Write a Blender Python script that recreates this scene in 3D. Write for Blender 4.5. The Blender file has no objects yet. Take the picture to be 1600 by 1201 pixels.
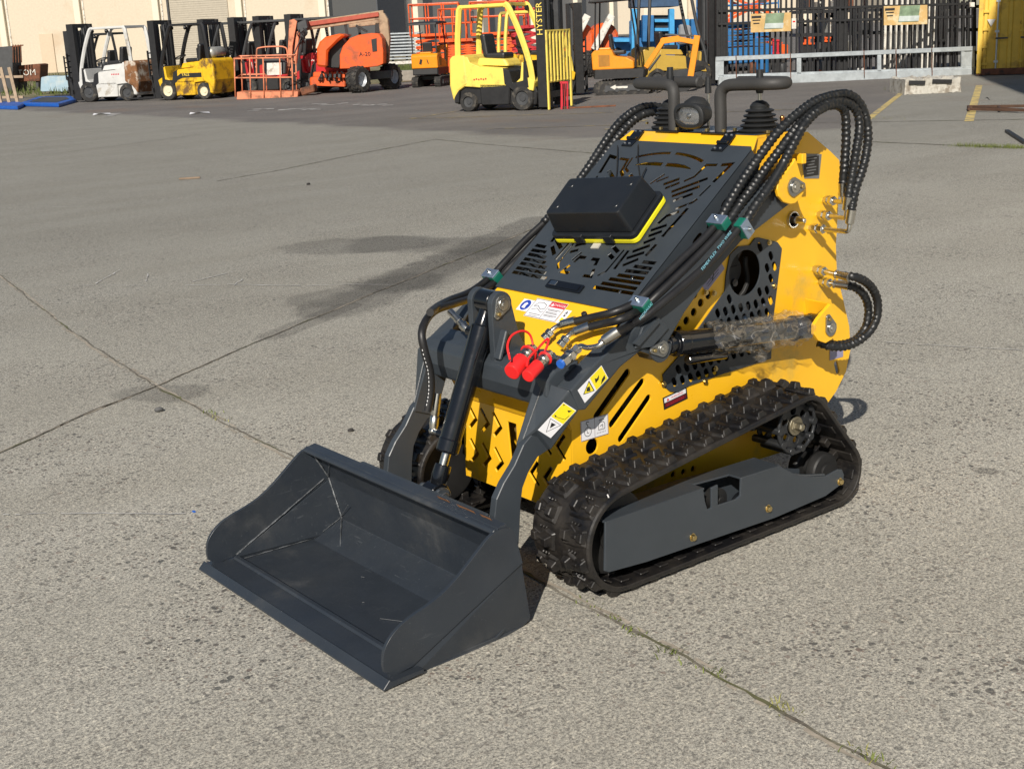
import bpy, bmesh, math, random
from math import sin, cos, pi, radians, sqrt, atan2, tan
from mathutils import Vector, Matrix, geometry
random.seed(11)
SC = bpy.context.scene
COL = SC.collection
V = Vector
UPZ = V((0, 0, 1))

# ------------------------------------------------------------------ camera
CAM = V((2.483, 2.898, 1.491))
YAW, PITCH, ROLL, FPX = radians(232.4), radians(15.24), radians(-2.81), 2030.2
_f = V((cos(PITCH)*cos(YAW), cos(PITCH)*sin(YAW), -sin(PITCH)))
_r = V((sin(YAW), -cos(YAW), 0))
_u = _r.cross(_f)
_r, _u = cos(ROLL)*_r + sin(ROLL)*_u, -sin(ROLL)*_r + cos(ROLL)*_u
FH = V((cos(YAW), sin(YAW), 0)); RH = V((FH.y, -FH.x, 0))

def ray(px, py): return (px-800)/FPX*_r - (py-600.5)/FPX*_u + _f
def P(px, py, ax, v):            # point of the photograph on the plane axis = v
    d = ray(px, py); i = 'xyz'.index(ax)
    return CAM + d*((v-CAM[i])/d[i])
def G(px, py): return P(px, py, 'z', 0)
def DR(D, L, z=0): q = CAM + FH*D + RH*L; return V((q.x, q.y, z))

# ------------------------------------------------------------------ materials
MATS = {}
class NT:
    def __init__(s, name):
        s.m = bpy.data.materials.new(name); s.m.use_nodes = True
        s.t = s.m.node_tree; s.t.nodes.clear()
        s.out = s.n('ShaderNodeOutputMaterial'); s.b = s.n('ShaderNodeBsdfPrincipled')
        s.t.links.new(s.b.outputs[0], s.out.inputs[0])
    def n(s, typ, **kw):
        q = s.t.nodes.new(typ)
        for k, v in kw.items(): setattr(q, k, v)
        return q
    def L(s, a, b): s.t.links.new(a, b)
    def put(s, sock, v):
        if isinstance(v, bpy.types.NodeSocket): s.L(v, sock)
        else: sock.default_value = v
    def ma(s, op, a, b=0, c=0, clamp=False):
        q = s.n('ShaderNodeMath', operation=op); q.use_clamp = clamp
        s.put(q.inputs[0], a); s.put(q.inputs[1], b); s.put(q.inputs[2], c)
        return q.outputs[0]
    def mix(s, fac, a, b, mode='MIX'):
        q = s.n('ShaderNodeMix', data_type='RGBA', blend_type=mode)
        s.put(q.inputs[0], fac)
        s.put(q.inputs[6], a if isinstance(a, bpy.types.NodeSocket) else (*a[:3], 1))
        s.put(q.inputs[7], b if isinstance(b, bpy.types.NodeSocket) else (*b[:3], 1))
        return q.outputs[2]
    def coord(s, scale=(1, 1, 1), kind='Object'):
        tc = s.n('ShaderNodeTexCoord'); mp = s.n('ShaderNodeMapping')
        mp.inputs['Scale'].default_value = scale
        s.L(tc.outputs[kind], mp.inputs[0]); return mp.outputs[0]
    def noise(s, co, scale, detail=4, rough=.55):
        q = s.n('ShaderNodeTexNoise'); s.L(co, q.inputs['Vector'])
        q.inputs['Scale'].default_value = scale; q.inputs['Detail'].default_value = detail
        q.inputs['Roughness'].default_value = rough; return q.outputs[0]
    def vor(s, co, scale, out='Distance', feat='F1'):
        q = s.n('ShaderNodeTexVoronoi', feature=feat); s.L(co, q.inputs['Vector'])
        q.inputs['Scale'].default_value = scale; return q.outputs[out]
    def ramp(s, v, lo, hi, a=0., b=1.):
        q = s.n('ShaderNodeMapRange'); s.put(q.inputs[0], v)
        q.inputs[1].default_value = lo; q.inputs[2].default_value = hi
        q.inputs[3].default_value = a; q.inputs[4].default_value = b
        return q.outputs[0]
    def bump(s, h, strength=.2, dist=.01):
        q = s.n('ShaderNodeBump'); q.inputs['Strength'].default_value = strength
        q.inputs['Distance'].default_value = dist; s.L(h, q.inputs['Height'])
        s.L(q.outputs[0], s.b.inputs['Normal'])

def mat(name, col, rough=.5, metal=0, var=.12, dirt=None, dirt_amt=.5, dscale=6, bump=.05, bscale=60, spec=.5, coat=0, alpha=1, trans=0, emit=0):
    if name in MATS: return MATS[name]
    t = NT(name); co = t.coord()
    n1 = t.noise(co, 7, 5); c = t.mix(t.ramp(n1, .3, .7), [x*(1-var) for x in col], [min(1, x*(1+var)) for x in col])
    r = t.ramp(t.noise(co, 23, 3), .3, .7, max(0, rough-.07), min(1, rough+.07))
    if dirt:
        f = t.ramp(t.noise(co, dscale, 8, .65), .62-.28*dirt_amt, .72-.2*dirt_amt)
        c = t.mix(f, c, dirt); r = t.ma('MAXIMUM', r, t.ma('MULTIPLY', f, .8))
    t.L(c, t.b.inputs['Base Color']); t.L(r, t.b.inputs['Roughness'])
    t.b.inputs['Metallic'].default_value = metal
    t.b.inputs['Specular IOR Level'].default_value = spec
    t.b.inputs['Coat Weight'].default_value = coat; t.b.inputs['Coat Roughness'].default_value = .12
    t.b.inputs['Alpha'].default_value = alpha
    t.b.inputs['Transmission Weight'].default_value = trans
    if bump: t.bump(t.noise(co, bscale, 3), bump, .004)
    MATS[name] = t.m; return t.m

# ------------------------------------------------------------------ mesh builder
class MB:
    def __init__(s): s.v = []; s.f = []; s.m = []; s.s = []
    def add(s, vs, fs, mi=0, smooth=False):
        o = len(s.v); s.v += [V(q) for q in vs]
        for f in fs: s.f.append([i+o for i in f]); s.m.append(mi); s.s.append(smooth)
        return s
    def box(s, c, size, mi=0, R=None):
        c = V(c); x, y, z = [q/2 for q in size]
        vs = [V((a, b, d)) for a in (-x, x) for b in (-y, y) for d in (-z, z)]
        if R: vs = [R @ q for q in vs]
        return s.add([c+q for q in vs], [(0, 1, 3, 2), (4, 6, 7, 5), (0, 4, 5, 1), (2, 3, 7, 6), (0, 2, 6, 4), (1, 5, 7, 3)], mi)
    def bar(s, a, b, w, h, mi=0, up=UPZ):      # box from a to b: w sideways, h along up
        a = V(a); b = V(b); d = b-a; L = d.length; d.normalize()
        sd = d.cross(V(up))
        if sd.length < 1e-4: sd = d.cross(V((1, 0, 0)))
        sd.normalize(); u = sd.cross(d)
        R = Matrix((d, sd, u)).transposed()
        return s.box((a+b)/2, (L, w, h), mi, R)
    def cyl(s, a, b, r0, r1=None, n=16, mi=0, caps=True, smooth=True):
        r1 = r0 if r1 is None else r1
        return s.lathe(a, b, [(0, r0), (1, r1)], n, mi, caps, smooth, frac=True)
    def lathe(s, a, b, prof, n=20, mi=0, caps=True, smooth=True, frac=False):
        a = V(a); d = V(b)-a; L = d.length; d.normalize()
        x = d.orthogonal().normalized(); y = d.cross(x)
        vs = []; fs = []
        for t, r in prof:
            c = a + d*(t*L if frac else t)
            for k in range(n): q = 2*pi*k/n; vs.append(c+(x*cos(q)+y*sin(q))*r)
        m = len(prof)
        for i in range(m-1):
            for k in range(n): k2 = (k+1) % n; fs.append((i*n+k, i*n+k2, (i+1)*n+k2, (i+1)*n+k))
        s.add(vs, fs, mi, smooth)
        if caps:
            s.add(vs[:n], [tuple(range(n))], mi); s.add(vs[-n:], [tuple(range(n))], mi)
        return s
    def tube(s, pts, r, n=10, mi=0, closed=False, spiral=None, caps=True):
        pts = [V(p) for p in pts]; N = len(pts); vs = []; fs = []; acc = 0
        up = None
        for i, p in enumerate(pts):
            if closed: d = pts[(i+1) % N]-pts[i-1]
            else: d = pts[min(i+1, N-1)]-pts[max(i-1, 0)]
            d.normalize()
            if up is None: up = d.orthogonal().normalized()
            up = (up - d*up.dot(d)).normalized(); sd = d.cross(up)
            if i: acc += (p-pts[i-1]).length
            for k in range(n):
                q = 2*pi*k/n; rr = r(i/(N-1)) if callable(r) else r
                if spiral: rr += spiral[0]*(0.5+0.5*cos(2*pi*acc/spiral[1]-q))**2
                vs.append(p+(up*cos(q)+sd*sin(q))*rr)
        for i in range(N if closed else N-1):
            j = (i+1) % N
            for k in range(n): k2 = (k+1) % n; fs.append((i*n+k, i*n+k2, j*n+k2, j*n+k))
        s.add(vs, fs, mi, True)
        if caps and not closed: s.add(vs[:n], [tuple(range(n))], mi); s.add(vs[-n:], [tuple(range(n))], mi)
        return s
    def prism(s, loop, O, U, W, N, t, holes=(), mi=0):     # polygon (u, v) with holes, thickness t along N
        O, U, W, N = V(O), V(U), V(W), V(N)
        loops = [list(loop)] + [list(h) for h in holes]
        flat = [q for l in loops for q in l]
        tri = geometry.tessellate_polygon([[V((a, b, 0)) for a, b in l] for l in loops])
        n = len(flat); vs = [O+U*a+W*b for a, b in flat]; vs += [p+N*t for p in vs]
        fs = [tuple(q) for q in tri] + [tuple(n+i for i in reversed(q)) for q in tri]
        k = 0
        for l in loops:
            m = len(l)
            for i in range(m): j = (i+1) % m; fs.append((k+i, k+j, n+k+j, n+k+i))
            k += m
        return s.add(vs, fs, mi)
    def yplate(s, loop, y0, y1, holes=(), mi=0):            # loop in (x, z)
        return s.prism(loop, (0, y0, 0), (1, 0, 0), (0, 0, 1), (0, 1, 0), y1-y0, holes, mi)
    def ball(s, c, r, n=12, mi=0, sc=(1, 1, 1)):
        c = V(c); vs = []; fs = []; m = n//2
        for i in range(m+1):
            a = pi*i/m
            for k in range(n): b = 2*pi*k/n; vs.append(c+V((sin(a)*cos(b)*r*sc[0], sin(a)*sin(b)*r*sc[1], cos(a)*r*sc[2])))
        for i in range(m):
            for k in range(n): k2 = (k+1) % n; fs.append((i*n+k, (i+1)*n+k, (i+1)*n+k2, i*n+k2))
        return s.add(vs, fs, mi, True)
    def xform(s, M):
        s.v = [M @ q for q in s.v]; return s
    def build(s, name, mats, parent=None, bevel=0, merge=True, seg=1):
        me = bpy.data.meshes.new(name); me.from_pydata([tuple(q) for q in s.v], [], s.f)
        if not isinstance(mats, (list, tuple)): mats = [mats]
        for m in mats: me.materials.append(m)
        for i, p in enumerate(me.polygons): p.material_index = s.m[i]; p.use_smooth = s.s[i]
        bm = bmesh.new(); bm.from_mesh(me)
        if merge: bmesh.ops.remove_doubles(bm, verts=bm.verts, dist=1e-5)
        bmesh.ops.recalc_face_normals(bm, faces=bm.faces)
        for e in bm.edges:
            if len(e.link_faces) == 2 and e.link_faces[0].smooth and e.calc_face_angle(0) > .7: e.smooth = False
            if len(e.link_faces) == 2 and e.link_faces[0].smooth != e.link_faces[1].smooth: e.smooth = False
        bm.to_mesh(me); bm.free()
        o = bpy.data.objects.new(name, me); COL.objects.link(o)
        if parent: o.parent = parent
        if bevel:
            b = o.modifiers.new('edge', 'BEVEL'); b.width = bevel; b.segments = seg; b.limit_method = 'ANGLE'
            b.angle_limit = radians(35); b.use_clamp_overlap = True
        return o

def tag(o, label=None, cat=None, group=None, kind=None):
    if label: o['label'] = label
    if cat: o['category'] = cat
    if group: o['group'] = group
    if kind: o['kind'] = kind
    return o
def thing(name, label, cat, loc=(0, 0, 0), yaw=0, group=None):
    o = bpy.data.objects.new(name, None); COL.objects.link(o); o.empty_display_size = .2
    o.location = loc; o.rotation_euler = (0, 0, yaw)
    return tag(o, label, cat, group)
def part(name, mb, m, par, bevel=0, label=None, **k):
    o = mb.build(name, m, par, bevel, **k)
    if label: o['label'] = label
    return o
def copy_tree(o, parent=None):
    c = o.copy(); COL.objects.link(c)
    if parent: c.parent = parent
    for ch in list(o.children): copy_tree(ch, c)
    return c
def spline(pts, n=8):
    pts = [V(p) for p in pts]; Q = [pts[0]*2-pts[1]] + pts + [pts[-1]*2-pts[-2]]; out = []
    for i in range(1, len(Q)-2):
        a, b, c, d = Q[i-1:i+3]
        for k in range(n):
            t = k/n
            out.append(.5*((2*b)+(c-a)*t+(2*a-5*b+4*c-d)*t*t+(3*b-a-3*c+d)*t*t*t))
    out.append(pts[-1]); return out
def circ(cx, cy, r, n=16, rot=0): return [(cx+r*cos(2*pi*k/n+rot), cy+r*sin(2*pi*k/n+rot)) for k in range(n)]
def slot(a, b, r, n=6):          # rounded slot outline between two 2d points
    a = V(a).to_2d() if len(a) > 2 else V(a); b = V(b); q = atan2(b[1]-a[1], b[0]-a[0]); o = []
    for k in range(n+1): t = q-pi/2+pi*k/n; o.append((b[0]+r*cos(t), b[1]+r*sin(t)))
    for k in range(n+1): t = q+pi/2+pi*k/n; o.append((a[0]+r*cos(t), a[1]+r*sin(t)))
    return o
def stroke(pts, w):              # mitred outline of a polyline
    pts = [V(p) for p in pts]; n = len(pts); A = []; B = []
    for i, p in enumerate(pts):
        d0 = (p-pts[i-1]).normalized() if i else None; d1 = (pts[i+1]-p).normalized() if i < n-1 else None
        d0 = d0 or d1; d1 = d1 or d0
        n0 = V((-d0.y, d0.x)); n1 = V((-d1.y, d1.x)); m = (n0+n1).normalized()
        k = w/2/max(.35, m.dot(n0)); A.append(p+m*k); B.append(p-m*k)
    return [tuple(q) for q in A+B[::-1]]
def rrect(x0, y0, x1, y1, r, n=4):
    o = []
    for cx, cy, a in ((x1-r, y1-r, 0), (x0+r, y1-r, pi/2), (x0+r, y0+r, pi), (x1-r, y0+r, 1.5*pi)):
        for k in range(n+1): t = a+pi/2*k/n; o.append((cx+r*cos(t), cy+r*sin(t)))
    return o
def text_mb(mb, txt, O, U, W, size, mi=0, th=.0006, align='CENTER'):
    c = bpy.data.curves.new('t', 'FONT'); c.body = txt; c.size = size; c.align_x = align; c.align_y = 'CENTER'
    c.resolution_u = 2
    o = bpy.data.objects.new('t', c); COL.objects.link(o)
    dg = bpy.context.evaluated_depsgraph_get(); me = bpy.data.meshes.new_from_object(o.evaluated_get(dg))
    U = V(U).normalized(); W = V(W).normalized(); N = U.cross(W)
    mb.add([V(O)+U*v.co.x+W*v.co.y+N*th for v in me.vertices], [tuple(p.vertices) for p in me.polygons], mi)
    bpy.data.objects.remove(o); bpy.data.meshes.remove(me); bpy.data.curves.remove(c)
# ================================================================== TRACK LOADER
YEL = mat('yellow paint', (.86, .47, .016), .34, var=.04, dirt=(.55, .36, .06), dirt_amt=.12, dscale=3, bump=.03, bscale=220, coat=.25)
GRA = mat('graphite paint', (.036, .044, .053), .40, var=.08, bump=.05, bscale=200)
GRA2 = mat('graphite bucket paint', (.025, .031, .040), .36, var=.1, dirt=(.044, .048, .053), dirt_amt=.2, dscale=3, bump=.05, bscale=120)
BLK = mat('black gloss paint', (.006, .007, .009), .16, var=.1, bump=.02, coat=.3)
BLM = mat('black plastic', (.016, .017, .018), .5, var=.15, bump=.06, bscale=300)
DRK = mat('dark engine parts', (.012, .012, .012), .6, var=.4)
RUB = mat('hose rubber', (.012, .012, .013), .48, var=.2, bump=.1, bscale=300)
GRD = mat('hose guard', (.010, .011, .012), .42, var=.2, bump=0)
FOAM = mat('grip foam', (.035, .034, .033), .62, var=.08, bump=.1, bscale=400)
ZNC = mat('zinc plated steel', (.55, .54, .50), .28, 1, var=.12, bump=.03)
GLD = mat('yellow zinc steel', (.60, .47, .22), .32, 1, var=.2)
RED = mat('red plastic', (.75, .02, .02), .38, var=.05, bump=0)
GRN = mat('green plastic', (.006, .12, .085), .4, var=.05, bump=0)
BLU = mat('blue plastic', (.02, .12, .5), .35, var=.05, bump=0)
WHT = mat('sticker white', (.72, .72, .75), .4, var=.03, bump=0)
SYE = mat('sticker yellow', (.80, .66, .02), .4, var=.03, bump=0)
SRE = mat('sticker red', (.6, .03, .04), .4, var=.03, bump=0)
SBL = mat('sticker blue', (.02, .06, .38), .4, var=.03, bump=0)
INK = mat('ink black', (.015, .015, .015), .5, var=.03, bump=0)
INKB = mat('hose print blue', (.25, .6, .75), .5, var=.03, bump=0)
BRN = mat('sticker maroon', (.09, .01, .015), .4, var=.03, bump=0)
WELDB = mat('bright weld bead', (.15, .16, .17), .35, .4, var=.6, bump=.5, bscale=500)
WELD = mat('weld bead', (.085, .09, .095), .4, .2, var=.5, bump=.3, bscale=500)

def worn(m, lo, hi):
    nt_ = m.node_tree; t = NT.__new__(NT); t.m = m; t.t = nt_; t.b = next(n for n in nt_.nodes if n.type == 'BSDF_PRINCIPLED')
    src = t.b.inputs['Base Color'].links[0].from_socket
    a = t.noise(t.coord((3, 70, 40)), 3.0, 3, .6); d = t.noise(t.coord((60, 4, 30)), 3.0, 3, .6); e_ = t.noise(t.coord(), 140, 2, .6)
    f_ = t.ma('MAXIMUM', t.ramp(a, .66, .72, 0, .5), t.ramp(d, .67, .72, 0, .5)); f_ = t.ma('MULTIPLY', f_, t.ramp(t.noise(t.coord(), 2.2, 3), .45, .6))
    c1 = t.mix(f_, src, hi); c2 = t.mix(t.ramp(e_, .70, .76, 0, .6), c1, hi); c3 = t.mix(t.ramp(t.noise(t.coord(), 3.3, 6, .65), .45, .75, 0, .35), c2, lo)
    t.L(c3, t.b.inputs['Base Color'])
worn(GRA2, (.050, .053, .055), (.10, .11, .12)); worn(GRA, (.046, .052, .060), (.07, .08, .09))
def rubber_mat():
    t = NT('track rubber'); co = t.coord()
    n = t.ramp(t.noise(co, 9, 7, .65), .42, .68)
    c = t.mix(n, (.007, .007, .008), (.024, .020, .016))
    t.L(c, t.b.inputs['Base Color']); t.put(t.b.inputs['Roughness'], t.ramp(n, 0, 1, .30, .75))
    t.bump(t.noise(co, 90, 4), .15, .004); return t.m
TRB = rubber_mat()

LOAD = thing('track_loader', 'small yellow and graphite tracked loader with bucket lowered onto the concrete in the foreground', 'loader')
X_, Y_, Z_ = V((1, 0, 0)), V((0, 1, 0)), V((0, 0, 1))
def xz(px, py, y): q = P(px, py, 'y', y); return (q.x, q.z)
def xzl(pts, y): return [xz(a, b, y) for a, b in pts]

# ------------------------------------------------------------ body side plates
SY = .26
side = [(.25, .15), (.25, .41), (.275, .47), (.285, .545), (.10, .675), (.055, .60), (-.36, .92), (-.415, 1.065), (-.455, 1.115), (-.50, 1.150)] + \
       xzl([(1262, 206), (1298, 237), (1311, 250), (1313, 262)], SY) + \
       xzl([(1306, 385), (1308, 430), (1318, 470), (1327, 510), (1329, 545), (1322, 580), (1306, 612)], SY) + \
       [(-.80, .20), (-.72, .13)]
panel_px = [(1184, 371), (1213, 378), (1220, 388), (1206, 500), (1203, 560), (1130, 583), (1075, 602), (1058, 612), (1045, 611), (1036, 603), (1034, 585), (1060, 555), (1131, 455), (1133, 430), (1139, 398), (1152, 385), (1170, 383), (1178, 372)]
panel = xzl(panel_px, SY)
cx_, cz_ = xz(1162, 426, SY)
opening = []                                  # hole in the yellow behind the vent panel: shrunk outline
pcx = sum(p[0] for p in panel)/len(panel); pcz = sum(p[1] for p in panel)/len(panel)
opening = [(pcx+(p[0]-pcx)*.93, pcz+(p[1]-pcz)*.93) for p in panel]
holes = [opening]
for a, b in (((980, 582), (932, 650)), ((1003, 597), (956, 662)), ((1013, 622), (970, 685))):
    holes.append(slot(xz(*a, SY), xz(*b, SY), .0115))
holes.append(circ(*xz(925, 697, SY), .0235, 20))
ph = [(1072.5, 475), (1095, 473), (1062.5, 489), (1084, 487.5), (1052.5, 503.8), (1072.5, 501), (1061, 515.5), (1085, 460), (1107, 461), (1050, 520)]
for a, b in ph: holes.append(circ(*xz(a, b, SY), .0125, 14))
holes.append(slot(xz(1306, 568, SY), xz(1309, 580, SY), .009))
for a, b in ((1052, 741), (1068, 737), (1083, 732)): holes.append(circ(*xz(a, b, SY), .010, 12))
holes.append(circ(*xz(1238, 343, SY), .027, 20))
for s in (1, -1):
    mb = MB(); mb.yplate(side, s*(SY-.006), s*SY, holes if s > 0 else holes[1:])
    part('side_panel', mb, YEL, LOAD, .0015)
# bent rear edge and seam line near the sheet fold
# ------------------------------------------------------------ front panel with arrow cut-outs
mb = MB(); loop = [(-SY+.004, .15), (SY-.004, .15), (SY-.004, .41), (-SY+.004, .41)]
hl = []
for rowz in (.352, .242):
    for k in range(3):
        yc = -.226+k*.062
        for sg in (1, -1):
            hl.append(stroke([(sg*yc, rowz+.036), (sg*(yc+.034), rowz-.004), (sg*yc, rowz-.036)], .0125))
hl.append([(-.020, .21), (.010, .21), (.008, .375), (-.034, .375)])
mb.prism(loop, (.244, 0, 0), Y_, Z_, X_, .006, hl)
part('front_panel', mb, YEL, LOAD, .0012)
mb = MB(); mb.prism([(-SY, 0), (SY, 0), (SY, .075), (-SY, .075)], (.25, 0, .41), Y_, V((.5, 0, 1)).normalized(), X_, .005)
part('front_panel', mb, YEL, LOAD, .001, 'upper folded strip of the front panel')
mb = MB(); mb.bar((.225, -.010, .22), (.225, -.012, .36), .02, .006); mb.cyl((.228, -.012, .35), (.236, -.012, .35), .008); mb.cyl((.228, -.010, .26), (.236, -.010, .26), .008)
part('latch', mb, ZNC, LOAD, .001)
# floor and rear, dark inside
mb = MB(); mb.box((-.2, 0, .155), (.88, .5, .008)); mb.box((-.80, 0, .62), (.006, .5, .9))
part('chassis_floor', mb, DRK, LOAD)
# engine seen through the openings
mb = MB()
mb.box((-.36, 0, .45), (.42, .36, .34)); mb.box((-.1, .05, .36), (.24, .34, .2))
for k in range(7): mb.box((-.50+k*.045, .19, .52), (.012, .04, .26))
for k in range(9): mb.tube(spline([(-.55+random.random()*.7, .16+.05*random.random(), .3+random.random()*.5) for _ in range(3)], 6), .009, 6)
part('engine', mb, DRK, LOAD, .006)
mb = MB(); mb.lathe((cx_, .17, cz_), (cx_, .235, cz_), [(0, .02), (0, .055), (.02, .06), (.02, .045), (.045, .04), (.045, .01)], 24)
mb.cyl((cx_+.02, .235, cz_-.03), (cx_+.02, .245, cz_-.03), .012); part('air_filter', mb, BLM, LOAD, .001)
mb = MB()
for a, b, r in ((1172, 560, .008), (1140, 530, .01), (1200, 520, .009), (1120, 545, .007), (1160, 500, .008), (1190, 480, .006)):
    q = P(a, b, 'y', .22); mb.cyl(q, q+V((.01, .02, .012)), r)
part('engine_fitting', mb, ZNC, LOAD, .001)
mb = MB()
for a, b, r in ((1200, 500, .014), (1203, 470, .01), (1168, 520, .01)):
    q = P(a, b, 'y', .215); mb.cyl(q, q+V((.0, .01, .015)), r)
part('engine_cap', mb, YEL, LOAD, .001)
# ------------------------------------------------------------ vent panel (graphite, perforated)
vh = [circ(cx_, cz_, .070, 30)]
def inside(pt, poly, m):
    x, z = pt; ok = False
    for i in range(len(poly)):
        a, b = poly[i], poly[i-1]
        if (a[1] > z) != (b[1] > z) and x < (b[0]-a[0])*(z-a[1])/(b[1]-a[1])+a[0]: ok = not ok
        e = V((b[0]-a[0], b[1]-a[1])); w = V((x-a[0], z-a[1])); t = max(0, min(1, w.dot(e)/max(1e-9, e.length_squared)))
        if (w-e*t).length < m: return False
    return ok
for i in range(-16, 17):
    for j in range(-16, 17):
        x = cx_+.034*i+(.017 if j % 2 else 0); z = cz_+.035*j
        if inside((x, z), panel, .018) and (V((x-cx_, z-cz_)).length > .092):
            vh.append(slot((x-.0035, z-.0065), (x+.0035, z+.0065), .0092, 4))
mb = MB(); mb.yplate(panel, SY+.001, SY+.005, vh)
vp = part('vent_panel', mb, GRA, LOAD, .0008)
for a, b in ((1202, 379), (1116, 458), (1210, 447), (1037, 600), (1118, 576), (1102, 596), (1103, 457)):
    mb = MB(); q = P(a, b, 'y', SY+.005); mb.lathe(q, q+Y_*.006, [(0, .009), (.001, .009), (.001, .006), (.006, .006)], 12, smooth=False); part('bolt', mb, GLD, LOAD)

# ------------------------------------------------------------ top cover, yellow strip, tower lugs
HA = V((-.461, 0, 1.125)); HS = (V((.075, 0, .714))-HA).normalized(); HN = V((-HS.z, 0, HS.x)); HU = V((0, 1, 0))
if HN.z < 0: HN = -HN
def H(u, v, h=0): return HA+HU*u+HS*v+HN*h
def hp(px, py, h=0):
    d = ray(px, py); t = ((HA+HN*h-CAM).dot(HN))/d.dot(HN); q = CAM+d*t; return (q.y, (q-HA).dot(HS))
mb = MB()
mb.prism([(-.27, -.052), (.27, -.052), (.292, 0), (.292, .03), (-.292, .03), (-.292, 0)], H(0, 0, -.009), HU, HS, HN, .006)
part('slope_panel', mb, YEL, LOAD, .0015)
mb = MB(); mb.prism([(-.292, .64), (.292, .64), (.292, .93), (-.292, .93)], H(0, 0, -.009), HU, HS, HN, .006)
part('front_slope', mb, YEL, LOAD, .0015)
mb = MB(); mb.prism([(-.254, -.735), (.254, -.735), (.262, -.503), (-.262, -.503)], (0, 0, 1.144), Y_, X_, Z_, .007)
part('top_panel', mb, YEL, LOAD, .001)
mb = MB(); mb.box((-.625, 0, 1.153), (.21, .49, .003)); part('control_deck', mb, GRA, LOAD, .001)
# inner frame under the hood (bits of yellow show through the slots)
for a_, b_, w_, h_, u_ in (((-.2, .05, -.05), (.2, .05, -.05), .05, .03, 1), ((-.29, .60, -.07), (-.06, .60, -.07), .06, .02, 1), ((-.12, .55, -.06), (.02, .56, -.06), .03, .02, 0), ((-.12, .2, -.06), (-.02, .33, -.06), .02, .01, 0)):
    mb = MB(); mb.bar(H(*a_), H(*b_), w_, h_, up=HN if u_ else UPZ); part('inner_frame', mb, YEL, LOAD, .001)
mb = MB(); mb.box((-.33, 0, .80), (.30, .44, .08)); mb.box((-.10, 0, .56), (.2, .44, .08))
for k in range(12): mb.tube([H(random.uniform(-.25, .25), random.uniform(.05, .6), -.09) for _ in range(2)], .01, 6)
part('engine', mb, DRK, LOAD, .005)
mb = MB()
for k in range(14):
    u, v = random.uniform(.0, .25), random.uniform(.12, .62); mb.cyl(H(u, v, -.06), H(u+random.uniform(-.02, .02), v+.02, -.06), .005, n=8)
part('engine_fitting', mb, ZNC, LOAD)

# ------------------------------------------------------------ hood lid
def hz(l, x0, y0, s): return [hp(x0+a/s, y0+b/s) for a, b in l]
W1 = .0088
c1 = [(W1*1.3, [(1172, 355), (1048, 355), (910, 488), (792, 540)]), (W1, [(1028, 322), (880, 460), (797, 492)]),
      (W1, [(1215, 355), (1338, 343), (1125, 550)]), (W1, [(1065, 505), (650, 660)]), (W1, [(975, 597), (655, 710)]), (W1, [(895, 680), (665, 765)]),
      (W1, [(1095, 585), (968, 708)]), (W1, [(945, 740), (900, 775), (695, 853)]), (W1, [(835, 845), (545, 1170)]), (W1, [(745, 555), (578, 620)]), (W1, [(745, 510), (560, 575)]),
      (W1, [(955, 395), (660, 470)]), (W1, [(565, 628), (520, 642), (437, 728)]), (W1, [(635, 722), (475, 780)]), (W1, [(645, 770), (500, 825)]),
      (W1, [(680, 862), (590, 893)]), (W1, [(740, 882), (595, 933), (500, 1018)]), (W1, [(600, 1035), (415, 1098)]), (W1, [(545, 1105), (390, 1162)])]
c2 = [(.0135, [(1195, 320), (1308, 332)]), (.0135, [(1122, 355), (1275, 378)]), (.0135, [(1052, 392), (1245, 415)]), (.0135, [(987, 428), (1213, 460)]),
      (.0135, [(917, 460), (1183, 500)]), (.0135, [(852, 495), (1150, 544)]), (.0135, [(788, 528), (1120, 584)]),
      (W1, [(1310, 175), (1222, 270)]), (W1, [(1213, 240), (1062, 290)]), (W1, [(1260, 182), (1112, 235)]), (W1, [(1163, 295), (1030, 350)]), (W1, [(1305, 122), (1205, 163)]),
      (W1, [(1042, 220), (893, 398), (822, 433)]), (W1, [(1080, 225), (960, 380)]), (W1*1.5, [(955, 195), (995, 240)]), (W1*1.5, [(920, 258), (953, 293)]),
      (W1*1.2, [(770, 295), (825, 302), (800, 350)]), (W1*1.2, [(792, 378), (768, 442), (700, 433)]), (W1*1.3, [(745, 247), (852, 265)])]
segs = [(w, hz(l, 960, 210, 7.273)) for w, l in c1]+[(w, hz(l, 780, 350, 5.333)) for w, l in c2]
segs = [(W1*1.3, [(.010, .0470), (.03, .0475), (.06, .051), (.09, .0565), (.12, .0645), (.146, .074)])]+segs
lens = [(.008, .089), (.045, .0885), (.085, .093), (.118, .104), (.124, .110), (.085, .1065), (.045, .105), (.008, .105)]
LN = (.016, [(.008, .097), (.06, .097), (.116, .106)]); LNm = [(-a, b_) for a, b_ in LN[1]]
hood_holes = []; kept = []
def segd(a, b):
    m = 9
    for p0, p1 in zip(a[1], a[1][1:]):
        for q0, q1 in zip(b[1], b[1][1:]):
            for i in range(13):
                p = V(p0).lerp(V(p1), i/12); d = V(q1)-V(q0); t = max(0, min(1, (p-V(q0)).dot(d)/max(1e-9, d.length_squared)))
                m = min(m, (p-V(q0)-d*t).length)
                q = V(q0).lerp(V(q1), i/12); d = V(p1)-V(p0); t = max(0, min(1, (q-V(p0)).dot(d)/max(1e-9, d.length_squared)))
                m = min(m, (q-V(p0)-d*t).length)
    return m
kept.append(LN); hood_holes += [lens, [(-a, b_) for a, b_ in lens][::-1]]
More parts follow.
